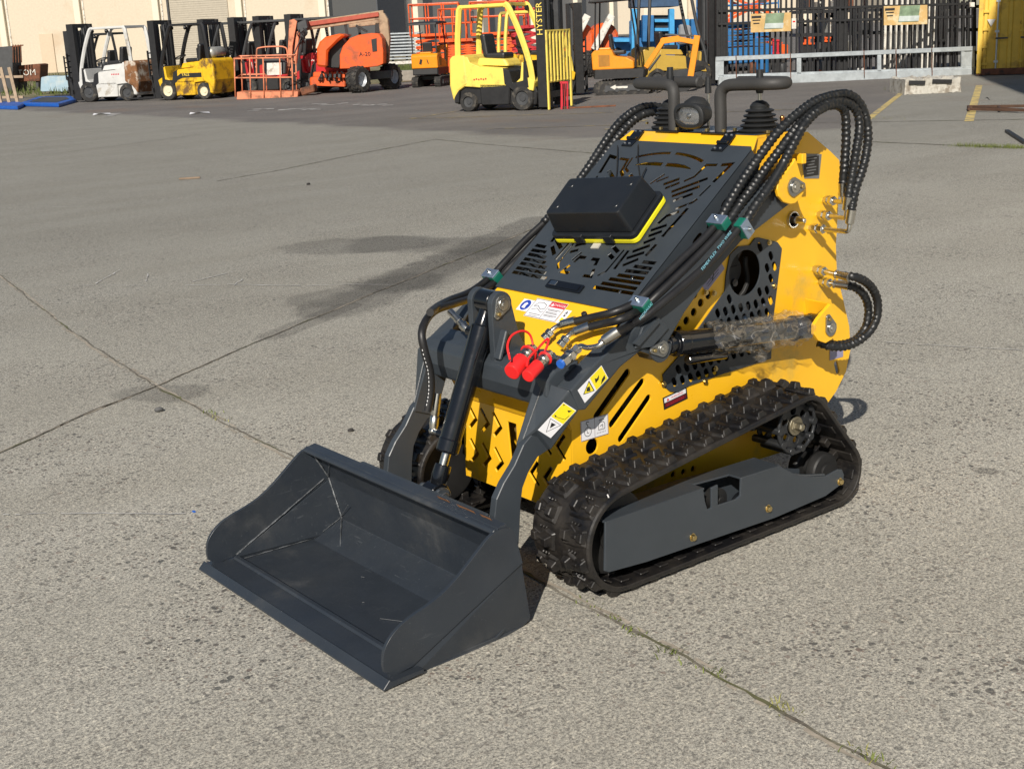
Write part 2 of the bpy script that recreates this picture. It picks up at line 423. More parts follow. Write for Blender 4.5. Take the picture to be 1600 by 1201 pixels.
for w, l in segs:
    l = [(a, b) for a, b in l]
    if any(a < .009 or a > .289 or b < .02 or b > .65 for a, b in l): continue
    if any(segd((w, l), k) < (w+k[0])/2+.0006 for k in kept): continue
    kept.append((w, l)); hood_holes.append(stroke(l, w)); hood_holes.append([(-a, b) for a, b in stroke(l, w)][::-1])
n_mirror = len(kept)
c3 = [(W1, [(345, 370), (520, 382), (735, 400), (660, 425)]), (W1, [(575, 458), (410, 568)]), (W1*1.6, [(210, 330), (355, 560)]), (W1*1.5, [(170, 470), (285, 640)]), (W1, [(555, 580), (350, 652)]),
      (W1, [(395, 450), (435, 508), (480, 492)]), (W1*1.4, [(60, 430), (180, 595)]), (W1, [(-20, 505), (35, 590)]), (W1, [(210, 270), (130, 390), (160, 435)]), (W1, [(620, 490), (480, 545)])]
c4 = [(W1, [(690, 240), (612, 305)]), (W1*1.2, [(690, 287), (640, 320)]), (W1*1.2, [(700, 288), (742, 290)]), (W1, [(635, 165), (560, 255)]), (W1, [(600, 235), (680, 212)]), (W1*1.3, [(520, 330), (545, 400), (590, 415)])]
for w, l in [(w, hz(l, 960, 210, 7.273)) for w, l in c3]+[(w, hz(l, 780, 350, 5.333)) for w, l in c4]:
    if any(segd((w, l), (k[0], kk)) < (w+k[0])/2+.0008 for k in kept for kk in (k[1], [(-a, b) for a, b in k[1]])): continue
    kept.append((w, l)); hood_holes.append(stroke(l, w))
for i_, (w_, l_) in enumerate(kept):
    if i_ == 0 or w_ > .0125: continue
    for f_ in (1.6, 1.45, 1.3, 1.15):
        w2 = w_*f_
        if all(segd((w2, l_), (k[0], kk)) >= (w2+k[0])/2+.0012 for j_, k in enumerate(kept) if j_ != i_ for kk in (k[1], [(-a, b_) for a, b_ in k[1]])): kept[i_] = (w2, l_); break
hood_holes = [lens, [(-a, b_) for a, b_ in lens][::-1]]
for i_, (w_, l_) in enumerate(kept[1:], 1):
    hood_holes.append(stroke(l_, w_))
    if i_ < n_mirror: hood_holes.append([(-a, b_) for a, b_ in stroke(l_, w_)][::-1])
LH = .668
mb = MB()
mb.prism([(-.296+.01, 0), (.296-.01, 0), (.296, .012), (.296, LH), (-.296, LH), (-.296, .012)], H(0, 0, 0), HU, HS, HN, .0028, hood_holes)
fl = []
for k in range(7): fl.append(slot((.10+k*.075, -.045), (.125+k*.075, -.045), .0115, 4))
for s in (1, -1):
    mb.prism([(.012, .003), (LH, .003), (LH, -.05), (LH-.02, -.075), (.05, -.075), (.012, -.06)], H(s*.296, 0, 0), HS, HN, HU*s, -.004, fl)
hood = part('hood', mb, GRA, LOAD, .0012)
mb = MB(); mb.prism(rrect(-.078, .607, .078, .637, .004), H(0, 0, .004), HU, HS, HN, .005); mb.prism(rrect(-.066, .612, .066, .632, .003), H(0, 0, .009), HU, HS, HN, .002)
part('latch', mb, BLK, hood, .001)
mb = MB(); mb.prism([(-.066, .612), (-.035, .612), (-.035, .628), (-.066, .628)], H(0, 0, .0112), HU, HS, HN, .001)
part('latch_plate', mb, ZNC, hood, .0005)
for uc in (-.205, .19):
    mb = MB(); mb.prism([(uc-.036, -.046), (uc+.006, -.046), (uc+.010, -.006), (uc+.004, .03), (uc-.042, .03), (uc-.036, .0)], H(0, 0, .004), HU, HS, HN, .004)
    mb.cyl(H(uc-.038, -.004, .009), H(uc+.006, -.004, .009), .006)
    h_ = part('hinge', mb, BLK, hood, .001)
    mb = MB()
    for du, dv in ((-.026, -.037), (-.004, -.037), (-.03, .02), (-.008, .02)): mb.ball(H(uc+du, dv, .008), .005, 8)
    part('screw', mb, ZNC, h_)

# ------------------------------------------------------------ yellow lugs, tower details
def pinplate(mb, c, y, r=.03, ang=0, L=.045, m_p=0, m_b=1):
    a = V((cos(ang), sin(ang)))*L; pts = []
    for k in range(9): t = ang+pi/2+pi*k/8; pts.append((c[0]+r*cos(t), c[1]+r*sin(t)))
    for k in range(5): t = ang-pi/2+pi*k/4; pts.append((c[0]+a.x+r*.42*cos(t), c[1]+a.y+r*.42*sin(t)))
    mb.yplate(pts, y, y+.006, mi=m_p)
    mb.cyl((c[0], y+.006, c[1]), (c[0], y+.010, c[1]), r*.62, mi=m_b, n=20); mb.cyl((c[0], y+.010, c[1]), (c[0], y+.013, c[1]), r*.3, n=6, mi=m_b, smooth=False)
    mb.cyl((c[0]+a.x*.85, y+.006, c[1]+a.y*.85), (c[0]+a.x*.85, y+.012, c[1]+a.y*.85), r*.26, n=6, mi=2, smooth=False)
SLV = mat('pin plate silver', (.32, .33, .33), .3, .9, var=.1, bump=.02)
LUGY = .388
PV = P(1240, 292, 'y', LUGY)                      # arm pivot
lugA = xzl([(1214, 296), (1217, 307), (1225, 316), (1234, 319), (1244, 317), (1252, 308), (1259, 297), (1257, 285), (1251, 272), (1247, 258), (1243, 247), (1238, 256), (1228, 268), (1217, 281)], LUGY)
mb = MB(); mb.yplate(lugA, LUGY-.012, LUGY)
# web behind the teardrop, joins it to the tower plate behind the arm
mb.box((PV.x-.062, (LUGY+SY)/2-.006, PV.z+.075), (.02, LUGY-SY-.012, .03))
part('pivot_lug', mb, YEL, LOAD, .002)
mb = MB(); pinplate(mb, (PV.x, PV.z), LUGY, .026, pi*.98-pi, .0, 0, 1) if False else pinplate(mb, (PV.x, PV.z), LUGY, .029, pi+.05, .036)
part('pivot_pin', mb, [SLV, ZNC, GLD], LOAD, .0008)
PC = P(1297, 512, 'y', LUGY)
lugC = xzl([(1272, 508), (1272, 522), (1279, 532), (1290, 536), (1300, 530), (1311, 516), (1311, 501), (1305, 487), (1298, 475), (1290, 484), (1279, 497)], LUGY)
mb = MB(); mb.yplate(lugC, LUGY-.012, LUGY)
q1 = P(1258, 467, 'y', SY); q2 = P(1298, 475, 'y', LUGY)
e0 = V((q1.x, SY, q1.z)); 
g0, g1, g2 = e0, V((q2.x, LUGY-.004, q2.z)), e0+V((-.012, 0, -.075)); gn = (g1-g0).cross(g2-g0).normalized()*.007
mb.add([g0, g1, g2, g0+gn, g1+gn, g2+gn], [(0, 1, 2), (3, 4, 5), (0, 1, 4, 3), (1, 2, 5, 4), (2, 0, 3, 5)])
part('cylinder_lug', mb, YEL, LOAD, .001)
mb = MB(); pinplate(mb, (PC.x, PC.z), LUGY, .026, 1.2+pi*0, .038); part('pivot_pin', mb, [SLV, ZNC, GLD], LOAD, .0008)
# rod coming through round hole
q = P(1238, 343, 'y', SY); mb = MB(); mb.lathe(q+Y_*.0, q+Y_*.008, [(0, .027), (.008, .026), (.008, .022), (0, .022)], 20, caps=False)
part('hole_ring', mb, ZNC, LOAD)
mb = MB(); mb.cyl(q-Y_*.05+V((0, 0, 0)), q+Y_*.02, .012, mi=0); mb.cyl(q+Y_*.02, q+Y_*.05, .013, .008, mi=0, n=6); part('bolt', mb, ZNC, LOAD, .001)
# data plate
mb = MB(); d0 = xzl([(1252, 240), (1284, 241), (1280, 279), (1257, 279)], SY+.0015)
SILV = mat('data plate silver', (.18, .19, .2), .4, .3, var=.1, bump=0)
mb.yplate(d0, SY, SY+.0015, mi=0)
dc = P(1268, 260, 'y', SY+.002)
mb.yplate([(dc.x-.035, dc.z-.030), (dc.x+.035, dc.z-.030), (dc.x+.035, dc.z+.03), (dc.x-.035, dc.z+.03)], SY+.0015, SY+.0022, mi=1)
for k in range(6): mb.box((dc.x+.002*((k*3) % 4), SY+.0024, dc.z+.024-k*.009), (.050-.008*(k % 3), .0003, .0028), mi=0)
part('data_plate', mb, [SILV, INK, WHT], LOAD)

# ------------------------------------------------------------ loader arms, cross tube
upper = xzl([(982, 522), (967, 530), (947, 552), (929, 570), (892, 610)], .36)
lower = xzl([(905, 641), (915, 640), (970, 573), (1000, 549)], .36)
PIN = P(1035, 545, 'y', .372)
rp = .058
end = [(PV.x+rp*cos(t), PV.z+rp*sin(t)) for t in [radians(a) for a in (60, 90, 130, 170, 210, 240)]]
pinl = [(PIN.x+.038*cos(radians(a)), PIN.z+.038*sin(radians(a))) for a in (-20, -50, -80, -110, -140, -170, -200)]
armo = end + [(-.331, .868), (-.178, .765), (-.10, .70)] + pinl[::-1] + lower[::-1][0:] 
armo = armo + upper[::-1]
def arm(s):
    root = bpy.data.objects.new('loader_arm', None); COL.objects.link(root); root.parent = LOAD
    mb = MB(); mb.yplate(armo, s*.300, s*.36)
    part('arm_beam', mb, GRA, root, .004, seg=2)
    # pin cheek plate with raised gusset
    mb = MB(); chk = [(PIN.x+.040*cos(radians(a)), PIN.z+.040*sin(radians(a))) for a in range(-190, 11, 20)]
    ck = chk[::-1] + xzl([(1046, 500), (1027, 495), (990, 545)], .366)
    ck = chk + xzl([(1045, 512), (1028, 495), (1004, 510), (992, 544)], .366)
    mb.yplate(ck, s*.3605, s*.368)
    gs = xzl([(1025, 500), (1031, 503), (998, 541), (990, 537)], .376); mb.yplate(gs, s*.368, s*.378)
    part('cylinder_bracket', mb, GRA, root, .0015)
    mb = MB(); pinplate(mb, (PIN.x, PIN.z), .368, .024, pi*.02, .038)
    if s < 0: mb.v = [V((q.x, -q.y, q.z)) for q in mb.v]
    part('pivot_pin', mb, [SLV, ZNC, GLD], root, .0008)
    # tapering lower section
    A_ = [V((.335, .3585, .562)), V((.302, .3585, .502)), V((.30, .25, .50)), V((.362, .25, .578))]
    B_ = [V((.398, .287, .452)), V((.348, .287, .383)), V((.358, .244, .372)), V((.44, .244, .405))]
    mb = MB(); v_ = [V((a.x, a.y*s, a.z)) for a in A_+B_]
    mb.add(v_, [(0, 1, 2, 3), (4, 5, 6, 7), (0, 1, 5, 4), (1, 2, 6, 5), (2, 3, 7, 6), (3, 0, 4, 7)])
    part('arm_knee', mb, GRA, root, .004, seg=2)
    fr = xzl([(840, 668), (818, 695), (804, 727), (787, 755), (776, 780), (773, 807), (776, 850)], .275)
    bk = xzl([(811, 850), (813, 812), (814, 787), (817, 762), (826, 738), (841, 713), (860, 700)], .275)
    mb = MB(); mb.yplate(fr + [(.60, .09), (.56, .09)] + bk, s*.250, s*.275)
    part('arm_blade', mb, GRA, root, .002)
    mb = MB()
    pts = [P(850, 610, 'y', .3).lerp(P(820, 660, 'y', .275), k/7) for k in range(8)]
    w0 = A_[3].lerp(A_[0], .25); w1 = B_[3].lerp(B_[0], .4)
    mb.tube([V((q.x, s*q.y, q.z+.002)) for q in [w0.lerp(w1, k/14)+V((0, 0, .001*(k % 2))) for k in range(15)]], .0022, 5)
    part('weld_seam', mb, WELD, root)
    return root
arm(1); arm(-1)
mb = MB()
prof = [(.245, .50), (.32, .485), (.352, .50), (.366, .54), (.362, .585), (.335, .605), (.25, .62)]
mb.yplate(prof, -.30, .30)
part('cross_tube', mb, GRA, LOAD, .006, seg=2)
# ears for the tilt cylinder
EP = V((.318, 0, .752))
def ear(y0, y1):
    mb = MB(); c = (EP.x, EP.z); pts = [(c[0]+.036*cos(radians(a)), c[1]+.036*sin(radians(a))) for a in range(-10, 191, 20)]
    pts += [(.262, .66), (.21, .56), (.27, .55), (.345, .56), (.352, .60)]
    mb.yplate(pts, y0, y1); return mb
part('cylinder_bracket', ear(.036, .058), GRA, LOAD, .003, seg=2); part('cylinder_bracket', ear(-.058, -.036), GRA, LOAD, .003, seg=2)
mb = MB(); mb.cyl((EP.x, -.066, EP.z), (EP.x, .058, EP.z), .015); mb2 = mb
pinplate(mb, (EP.x, EP.z), .058, .027, -.95, .036); part('pivot_pin', mb, [SLV, ZNC, GLD], LOAD, .0008)
# diagonal stiffener on ear
mb = MB(); mb.bar((.30, .047, .68), (.33, .047, .60), .03, .012, up=(1, 0, .3)); mb.xform(Matrix.Translation((.02, .02, 0)))
part('cross_tube_gusset', mb, GRA, LOAD, .003)

# ------------------------------------------------------------ tilt cylinder
RD = V((.545, 0, .235)); ax = (RD-EP).normalized()
tc = bpy.data.objects.new('tilt_cylinder', None); COL.objects.link(tc); tc.parent = LOAD
mb = MB(); mb.cyl((EP.x, -.030, EP.z), (EP.x, .030, EP.z), .034, n=28); mb.lathe(EP+ax*.02, EP+ax*.075, [(0, .022), (.03, .022), (.055, .027)], 24)
mb.lathe(EP+ax*.07, EP+ax*.445, [(0, .026), (.004, .0315), (.335, .0315), (.337, .0335), (.37, .0335), (.375, .029)], 32)
pt_ = ax.cross(Y_); 
part('barrel', mb, BLK, tc, .002)
mb = MB(); mb.cyl(EP+ax*.44, RD-ax*.075, .0135, n=24); part('rod', mb, ZNC, tc)
mb = MB(); mb.lathe(RD-ax*.085, RD-ax*.02, [(0, .024), (.03, .026), (.065, .022)], 20); mb.cyl(RD-Y_*.026, RD+Y_*.026, .034, n=24); part('rod_eye', mb, BLK, tc, .002)
mb = MB(); mb.cyl(RD-Y_*.03, RD+Y_*.03, .021, n=20); mb.cyl(RD+Y_*.03, RD+Y_*.042, .026, n=20); mb.cyl(RD+Y_*.042, RD+Y_*.05, .015, n=6); part('pivot_pin', mb, SLV, tc, .001)
mb = MB()
a0 = EP+ax*.095; a1 = EP+ax*.40
mb.cyl(a0-Y_*.025, a0-Y_*.056, .014); mb.cyl(a1-Y_*.025+V((0, 0, 0)), a1-Y_*.058, .014); part('port', mb, BLK, tc, .001)
mb = MB(); b0 = a0-Y_*.056; b0e = b0+V((.0, -.085, .045)); mb.lathe(b0, b0e, [(0, .009), (.015, .014), (.03, .014), (.03, .010), (.045, .010), (.045, .012), (.06, .012), (.06, .010), (.097, .011)], 12); part('hose_fitting', mb, ZNC, tc, .0005); mb = MB()
b1 = a1-Y_*.058; b1c = b1+V((0, -.03, 0)); mb.cyl(b1, b1c, .010); mb.ball(b1c, .014, 10); b1e = b1c+V((-.03, -.01, .11)); mb.lathe(b1c, b1e, [(0, .010), (.02, .014), (.04, .014), (.045, .011), (.05, .013), (.11, .0135)], 12)
part('hose_fitting', mb, ZNC, tc, .0005)

# ------------------------------------------------------------ lift cylinders
def lift(s, wrap):
    root = bpy.data.objects.new('lift_cylinder', None); COL.objects.link(root); root.parent = LOAD
    a = V((PIN.x, s*.328, PIN.z)); b = V((PC.x, s*.328, PC.z)); a = V((a.x, s*.335, a.z)); b = V((b.x, s*.335, b.z)); d = (b-a).normalized(); L = (b-a).length
    mb = MB(); mb.cyl(a-Y_*.024, a+Y_*.024, .030, n=20); mb.lathe(a, a+d*.07, [(.02, .02), (.05, .024), (.052, .03), (.066, .03), (.066, .024)], 20)
    mb.lathe(a, b, [(.066, .022), (.085, .024), (.085, .037), (.12, .037), (.122, .034), (.60, .034), (.60, .04), (L-.05, .04), (L-.05, .026), (L, .026)], 32)
    mb.cyl(b-Y_*.03, b+Y_*.03, .036, n=20)
    off = V((d.z, 0, -d.x));  off = off if off.z < 0 else -off
    mb.tube([a+d*.14+off*.052, a+d*.30+off*.052], .014, 10)
    part('barrel', mb, BLK, root, .0015)
    if wrap:
        for s0, s1, base, seedn in ((.215, .455, .046, 3), (.445, .625, .050, 5)):
            rnd = random.Random(seedn); n = 44; m = 26; vs = []; x = d.orthogonal().normalized(); y = d.cross(x)
            ph_ = [rnd.uniform(0, 6.28) for _ in range(8)]
            for i in range(m):
                t = i/(m-1)
                for k in range(n):
                    q = 2*pi*k/n
                    rr = base+.004*sin(3*q+ph_[0]+5*t)+.003*sin(7*q+ph_[1]-9*t)+.0025*sin(13*q+ph_[2]+17*t)+.0035*sin(23*t+ph_[3]+2*sin(q*2))+rnd.uniform(-.0012, .0012)
                    rr += .012*max(0, sin(q-2.3))*max(0, t-.6)*2.2
                    if t in (0, 1): rr += rnd.uniform(-.004, .004)
                    vs.append(a+d*(s0+(s1-s0)*t+.008*sin(2*q+ph_[5])*(1 if t > .5 else -1)*abs(2*t-1))+(x*cos(q)+y*sin(q))*rr)
            fs = [(i*n+k, i*n+(k+1) % n, (i+1)*n+(k+1) % n, (i+1)*n+k) for i in range(m-1) for k in range(n)]
            mb = MB(); mb.add(vs, fs, 0, True)
            if seedn == 3:     # bunched loose end hanging below
                for kk in range(3):
                    base_p = a+d*(.415+.012*kk)-Z_*.045; mb.add([base_p+V((rnd.uniform(-.03, .03)*1, .02+rnd.uniform(-.02, .02), -j*.013)) for j in range(4) for _ in range(4)],
                           [(j*4+i, j*4+i+1, (j+1)*4+i+1, (j+1)*4+i) for j in range(3) for i in range(3)], 0, True)
            part('plastic_wrap', mb, FILM, root)
    return root
def film():
    t = NT('clear film'); co = t.coord()
    gl = t.n('ShaderNodeBsdfGlossy'); gl.inputs['Roughness'].default_value = .06; gl.inputs['Color'].default_value = (.9, .9, .9, 1)
    tr = t.n('ShaderNodeBsdfTransparent'); tr.inputs['Color'].default_value = (.93, .92, .90, 1)
    df = t.n('ShaderNodeBsdfDiffuse'); df.inputs['Color'].default_value = (.75, .72, .66, 1)
    b = t.n('ShaderNodeBump'); b.inputs['Strength'].default_value = .8; b.inputs['Distance'].default_value = .025
    q = t.n('ShaderNodeTexNoise'); q.inputs['Scale'].default_value = 8; q.inputs['Detail'].default_value = 1.2; q.inputs['Distortion'].default_value = .9; t.L(co, q.inputs['Vector'])
    t.L(q.outputs[0], b.inputs['Height']); t.L(b.outputs[0], gl.inputs['Normal'])
    m1 = t.n('ShaderNodeMixShader'); m2 = t.n('ShaderNodeMixShader')
    crease = t.ramp(t.ma('ABSOLUTE', t.ma('SUBTRACT', q.outputs[0], .5)), 0, .006, .30, .04)
    t.L(crease, m1.inputs[0]); t.L(tr.outputs[0], m1.inputs[1]); t.L(df.outputs[0], m1.inputs[2])
    m2.inputs[0].default_value = .12; t.L(m1.outputs[0], m2.inputs[1]); t.L(gl.outputs[0], m2.inputs[2])
    t.L(m2.outputs[0], t.out.inputs[0]); return t.m
FILM = film()
lift(1, True); lift(-1, False)

# ------------------------------------------------------------ bucket
BK = bpy.data.objects.new('bucket', None); COL.objects.link(BK); BK.parent = LOAD
WY = .478
# shell: floor, transition strip, back, thin solid
sec = [(1.03, .016), (.96, .010), (.70, .008), (.603, .052), (.622, .19), (.655, .262), (.688, .294)]
sec2 = [(1.03, .006), (.96, .000), (.696, -.001), (.592, .044), (.611, .193), (.645, .268), (.684, .302)]
mb = MB()
def wy(i): return {0: WY-.004, 1: WY-.004, 2: WY-.012, 3: WY-.03, 4: WY-.004, 5: WY-.004, 6: WY-.004}[i]
for i in range(6):
    for (A_, B_) in (((sec[i], sec[i+1]), 1), ((sec2[i], sec2[i+1]), 1)):
        a, b = A_
        mb.add([(a[0], -wy(i), a[1]), (a[0], wy(i), a[1]), (b[0], wy(i+1), b[1]), (b[0], -wy(i+1), b[1])], [(0, 1, 2, 3)])
for s in (1, -1):
    mb.add([(p[0], s*wy(i), p[1]) for i, p in enumerate(sec)]+[(p[0], s*wy(i), p[1]) for i, p in enumerate(sec2)], [(i, i+1, 8+i, 7+i) for i in range(6)])
mb.add([(sec[6][0], -WY, sec[6][1]), (sec[6][0], WY, sec[6][1]), (sec2[6][0], WY, sec2[6][1]), (sec2[6][0], -WY, sec2[6][1])], [(0, 1, 2, 3)])
part('bucket_shell', mb, GRA2, BK, .0012)
mb = MB(); mb.prism([(.655, .288), (.698, .286), (.700, .292), (.695, .299), (.655, .306)], (0, -.474, 0), X_, Z_, Y_, .948)
part('top_lip', mb, GRA2, BK, .0015)
edge = [(1.062, .008), (1.043, .027), (1.037, .021), (.945, .021), (.945, .012), (1.062, .004)]
mb = MB(); mb.prism(edge, (0, -.5, 0), X_, Z_, Y_, 1.0); part('cutting_edge', mb, GRA2, BK, .001)
mb = MB(); mb.prism([(.968, .0215), (.962, .028), (.950, .028), (.944, .0215)], (0, -.464, 0), X_, Z_, Y_, .928); part('edge_step', mb, GRA2, BK, .001)
curve = spline([(1.042, 0, .038), (1.044, 0, .06), (1.038, 0, .092), (1.020, 0, .118), (.99, 0, .140), (.952, 0, .155), (.908, 0, .167), (.864, 0, .183), (.82, 0, .208), (.78, 0, .237), (.74, 0, .268), (.708, 0, .290), (.68, 0, .298), (.65, 0, .293), (.634, 0, .28)], 5)
top = [(q.x, q.z) for q in curve]
for s in (1, -1):
    mb = MB(); mb.yplate([(1.03, .018), (1.028, .030)]+top+[(.613, .189), (.963, .026)], s*(WY-.010), s*WY)
    # bent-in lower facet
    f = [V((.963, WY-.005, .024)), V((.613, WY-.005, .186)), V((.578, WY-.024, .016)), V((.598, WY-.024, .004)), V((.69, WY-.008, -.002)), V((.955, WY, .002))]
    g = [q-V((0, .009, 0)) for q in f]
    vs = [V((q.x, s*q.y, q.z)) for q in f+g]
    mb.add(vs, [(0, 1, 2, 3, 4, 5), (11, 10, 9, 8, 7, 6)]+[(i, (i+1) % 6, 6+(i+1) % 6, 6+i) for i in range(6)])
    part('side_plate', mb, GRA2, BK, .0015)
sp = MB()
def weld(pts, n=24, r=.0024):
    pts = [V(p) for p in pts]; out = []
    for a, b in zip(pts, pts[1:]):
        for k in range(n): out.append(a.lerp(b, k/n)+V((0, 0, random.uniform(-.0006, .0006))))
    out.append(pts[-1]); mb = MB(); mb.tube(out, lambda t: r*(1+.45*sin(t*150)+.3*sin(t*47)), 6); part('weld_seam', mb, WELDB, BK)
    for q in out:
        if random.random() < .35: sp.ball(q+V((random.gauss(0, .004), random.gauss(0, .004), .001)), random.uniform(.0006, .0014), 6)
for s in (-1, 1):
    weld([(.955, s*(WY-.012), .03), (.640, s*(WY-.012), .188)]); weld([(.676, s*(WY-.012), .285), (.624, s*(WY-.012), .19), (.606, s*(WY-.042), .056)])
weld([(.606, -.445, .056), (.70, -.455, .012), (.94, -.466, .012)], 16, .0012); weld([(.606, -.445, .056), (.63, -.35, .13)], 8, .0016)
weld([(.624, -.466, .19), (.66, -.39, .262)], 8, .0016); weld([(.606, -.44, .058), (.68, -.33, .016)], 10, .0018)
part('weld_spatter', sp, WELDB, BK)['kind'] = 'stuff'
SCR = mat('bare scratch', (.32, .33, .34), .4, .5, var=.3, bump=0)
mb = MB()
for pts in ([(.86, .17), (.80, .27)], [(.75, -.10), (.745, -.09)], [(.84, .05), (.836, .055)], [(.885, .40), (.86, .43)]):
    (x0, y0), (x1, y1) = pts; mb.bar((x0, y0, .0115), (x1, y1, .0115), .0012, .0006)
part('scratch', mb, SCR, BK)
RST = mat('rust stain', (.16, .07, .025), .7, var=.4, bump=.2)
mb = MB()
for y0, y1 in ((.18, .25), (.27, .36), (.37, .43)): mb.prism([(y0, -.003), (y0+.02, .004), ((y0+y1)/2, .002), (y1, .003), (y1-.015, -.003)], (.664, 0, .305), Y_, X_, Z_, .0006)
part('rust_patch', mb, RST, BK)
mb = MB()   # quick attach plate behind the bucket
mb.box((.585, 0, .17), (.02, .62, .2), R=Matrix.Rotation(.12, 3, 'Y'))
for s in (-.04, .04): mb.yplate([(.59, .15), (.53, .20), (.525, .25), (.56, .262), (.60, .24)], s-.006, s+.006)
part('attach_plate', mb, GRA, BK, .003)

# ------------------------------------------------------------ tracks
CI = [(.272, .160, .146), (-.470, .300, .104), (-.632, .114, .102)]
def belt_path(off=0):
    cs = [(x, z, r+off) for x, z, r in CI]; pts = []
    def tang(c0, c1):       # outer tangent keeping left side
        dx, dz = c1[0]-c0[0], c1[1]-c0[1]; D = sqrt(dx*dx+dz*dz); a = atan2(dz, dx); b = math.acos((c0[2]-c1[2])/D); return a-b
    n = len(cs); A = [tang(cs[i], cs[(i+1) % n]) for i in range(n)]
    for i in range(n):
        a0 = A[i-1]; a1 = A[i]
        while a1 < a0: a1 += 2*pi
        m = max(3, int((a1-a0)/.10))
        for k in range(m+1): t = a0+(a1-a0)*k/m; pts.append(V((cs[i][0]+cs[i][2]*cos(t), 0, cs[i][1]+cs[i][2]*sin(t))))
    return pts
def resample(pts, n):
    pts = pts+[pts[0]]; L = [0]
    for a, b in zip(pts, pts[1:]): L.append(L[-1]+(b-a).length)
    out = []; j = 0
    for i in range(n):
        s = L[-1]*i/n
        while L[j+1] < s: j += 1
        t = (s-L[j])/(L[j+1]-L[j]) if L[j+1] > L[j] else 0
        out.append(pts[j].lerp(pts[j+1], t))
    return out, L[-1]
NP = 36
def track(s):
    Y0, Y1 = .272, .505; per, L = resample(belt_path(-.004), NP*4); n = len(per)
    mb = MB(); prof = [(Y0, -.001), (Y0+.004, .004), (Y1-.004, .004), (Y1, -.001), (Y1, -.012), (Y1-.035, -.016), (Y0+.035, -.016), (Y0, -.012)]
    fr = []
    for i in range(n):
        t = (per[(i+1) % n]-per[i-1]).normalized(); nn = V((t.z, 0, -t.x)); fr.append((per[i], t, nn))
    m = len(prof); vs = [p+nn*h+V((0, y, 0)) for p, t, nn in fr for y, h in prof]
    fs = [(i*m+k, i*m+(k+1) % m, ((i+1) % n)*m+(k+1) % m, ((i+1) % n)*m+k) for i in range(n) for k in range(m)]
    mb.add(vs, fs)
    def lug(i, yc, sgn):
        p, t, nn = fr[i % n]; O = p+V((0, yc, 0))+nn*.003
        def blk(pts, h, tp):
            c = V((sum(a for a, b in pts)/len(pts), sum(b for a, b in pts)/len(pts)))
            k = len(pts); lo = [O+t*a+V((0, b, 0)) for a, b in pts]; hi = [O+t*(c.x+(a-c.x)*tp)+V((0, c.y+(b-c.y)*tp, 0))+nn*h for a, b in pts]
            mb.add(lo+hi, [tuple(range(k, 2*k))]+[(j, (j+1) % k, k+(j+1) % k, k+j) for j in range(k)])
        g = sgn
        blk([(-.030, -.038*g), (.024, -.044*g), (.033, -.014*g), (.016, .012*g), (.026, .044*g), (-.020, .050*g), (-.028, .014*g)], .009, .86)
        blk([(-.019, -.036*g), (.019, -.038*g), (.020, -.004*g), (-.020, -.002*g)], .028, .60)
        blk([(-.004, -.004*g), (.006, -.004*g), (.008, .022*g), (-.004, .022*g)], .016, .8)
        blk([(-.012, .018*g), (.018, .022*g), (.020, .046*g), (-.014, .048*g)], .018, .72)
        # small ribs between the lugs
        for dy in (-.012, .0, .012):
            blk([(.029, dy-.003), (.038, dy-.003), (.038, dy+.003), (.029, dy+.003)], .006, .7)
    for i in range(NP):
        lug(4*i, .330, -1); lug(4*i+2, .447, 1)
    for i in range(NP):      # inner cleats with steel cores
        p, t, nn = fr[4*i]; O = p+V((0, (Y0+Y1)/2, 0))-nn*.016
        for dy in (-.034, .034):
            mb.add([O+t*a+V((0, dy+b, 0))-nn*c for a in (-.014, .014) for b in (-.012, .012) for c in (0, .024)], [(0, 1, 3, 2), (4, 6, 7, 5), (0, 4, 5, 1), (2, 3, 7, 6), (0, 2, 6, 4), (1, 5, 7, 3)])
        mb.add([O+t*a+V((0, b, 0))-nn*c for a in (-.016, .016) for b in (-.10, .10) for c in (0, .006)], [(0, 1, 3, 2), (4, 6, 7, 5), (0, 4, 5, 1), (2, 3, 7, 6), (0, 2, 6, 4), (1, 5, 7, 3)])
    if s < 0: mb.v = [V((q.x, -q.y, q.z)) for q in mb.v]
    root = bpy.data.objects.new('track', None); COL.objects.link(root); root.parent = LOAD
    part('rubber_belt', mb, TRB, root, .003)
    def fl(mb):
        if s < 0: mb.v = [V((q.x, -q.y, q.z)) for q in mb.v]
        return mb
    # front idler, rear idler, rollers
    for (x, z, r, nm) in ((.270, .166, .120, 'idler_wheel'), (-.632, .110, .060, 'idler_wheel'), (.10, .088, .046, 'roller'), (-.09, .088, .046, 'roller'), (-.27, .088, .046, 'roller'), (-.45, .088, .046, 'roller')):
        mb = MB()
        for y in (.355, .425): mb.lathe((x, y-.018, z), (x, y+.018, z), [(0, r*.3), (0, r*.92), (.005, r), (.03, r), (.036, r*.92), (.036, r*.3)], 32)
        mb.cyl((x, .34, z), (x, .45, z), r*.45, n=20)
        part(nm, fl(mb), BLK if r < .06 else DRK, root, .001)
    # sprocket
    sx, sz = -.470, .300; mb = MB()
    hs = [circ(sx+.048*cos(a+.4), sz+.048*sin(a+.4), .013, 12) for a in [2*pi*k/6 for k in range(6)]]
    mb.yplate(circ(sx, sz, .072, 40), .440, .450, hs); mb.yplate(circ(sx, sz, .072, 40), .36, .368, hs)
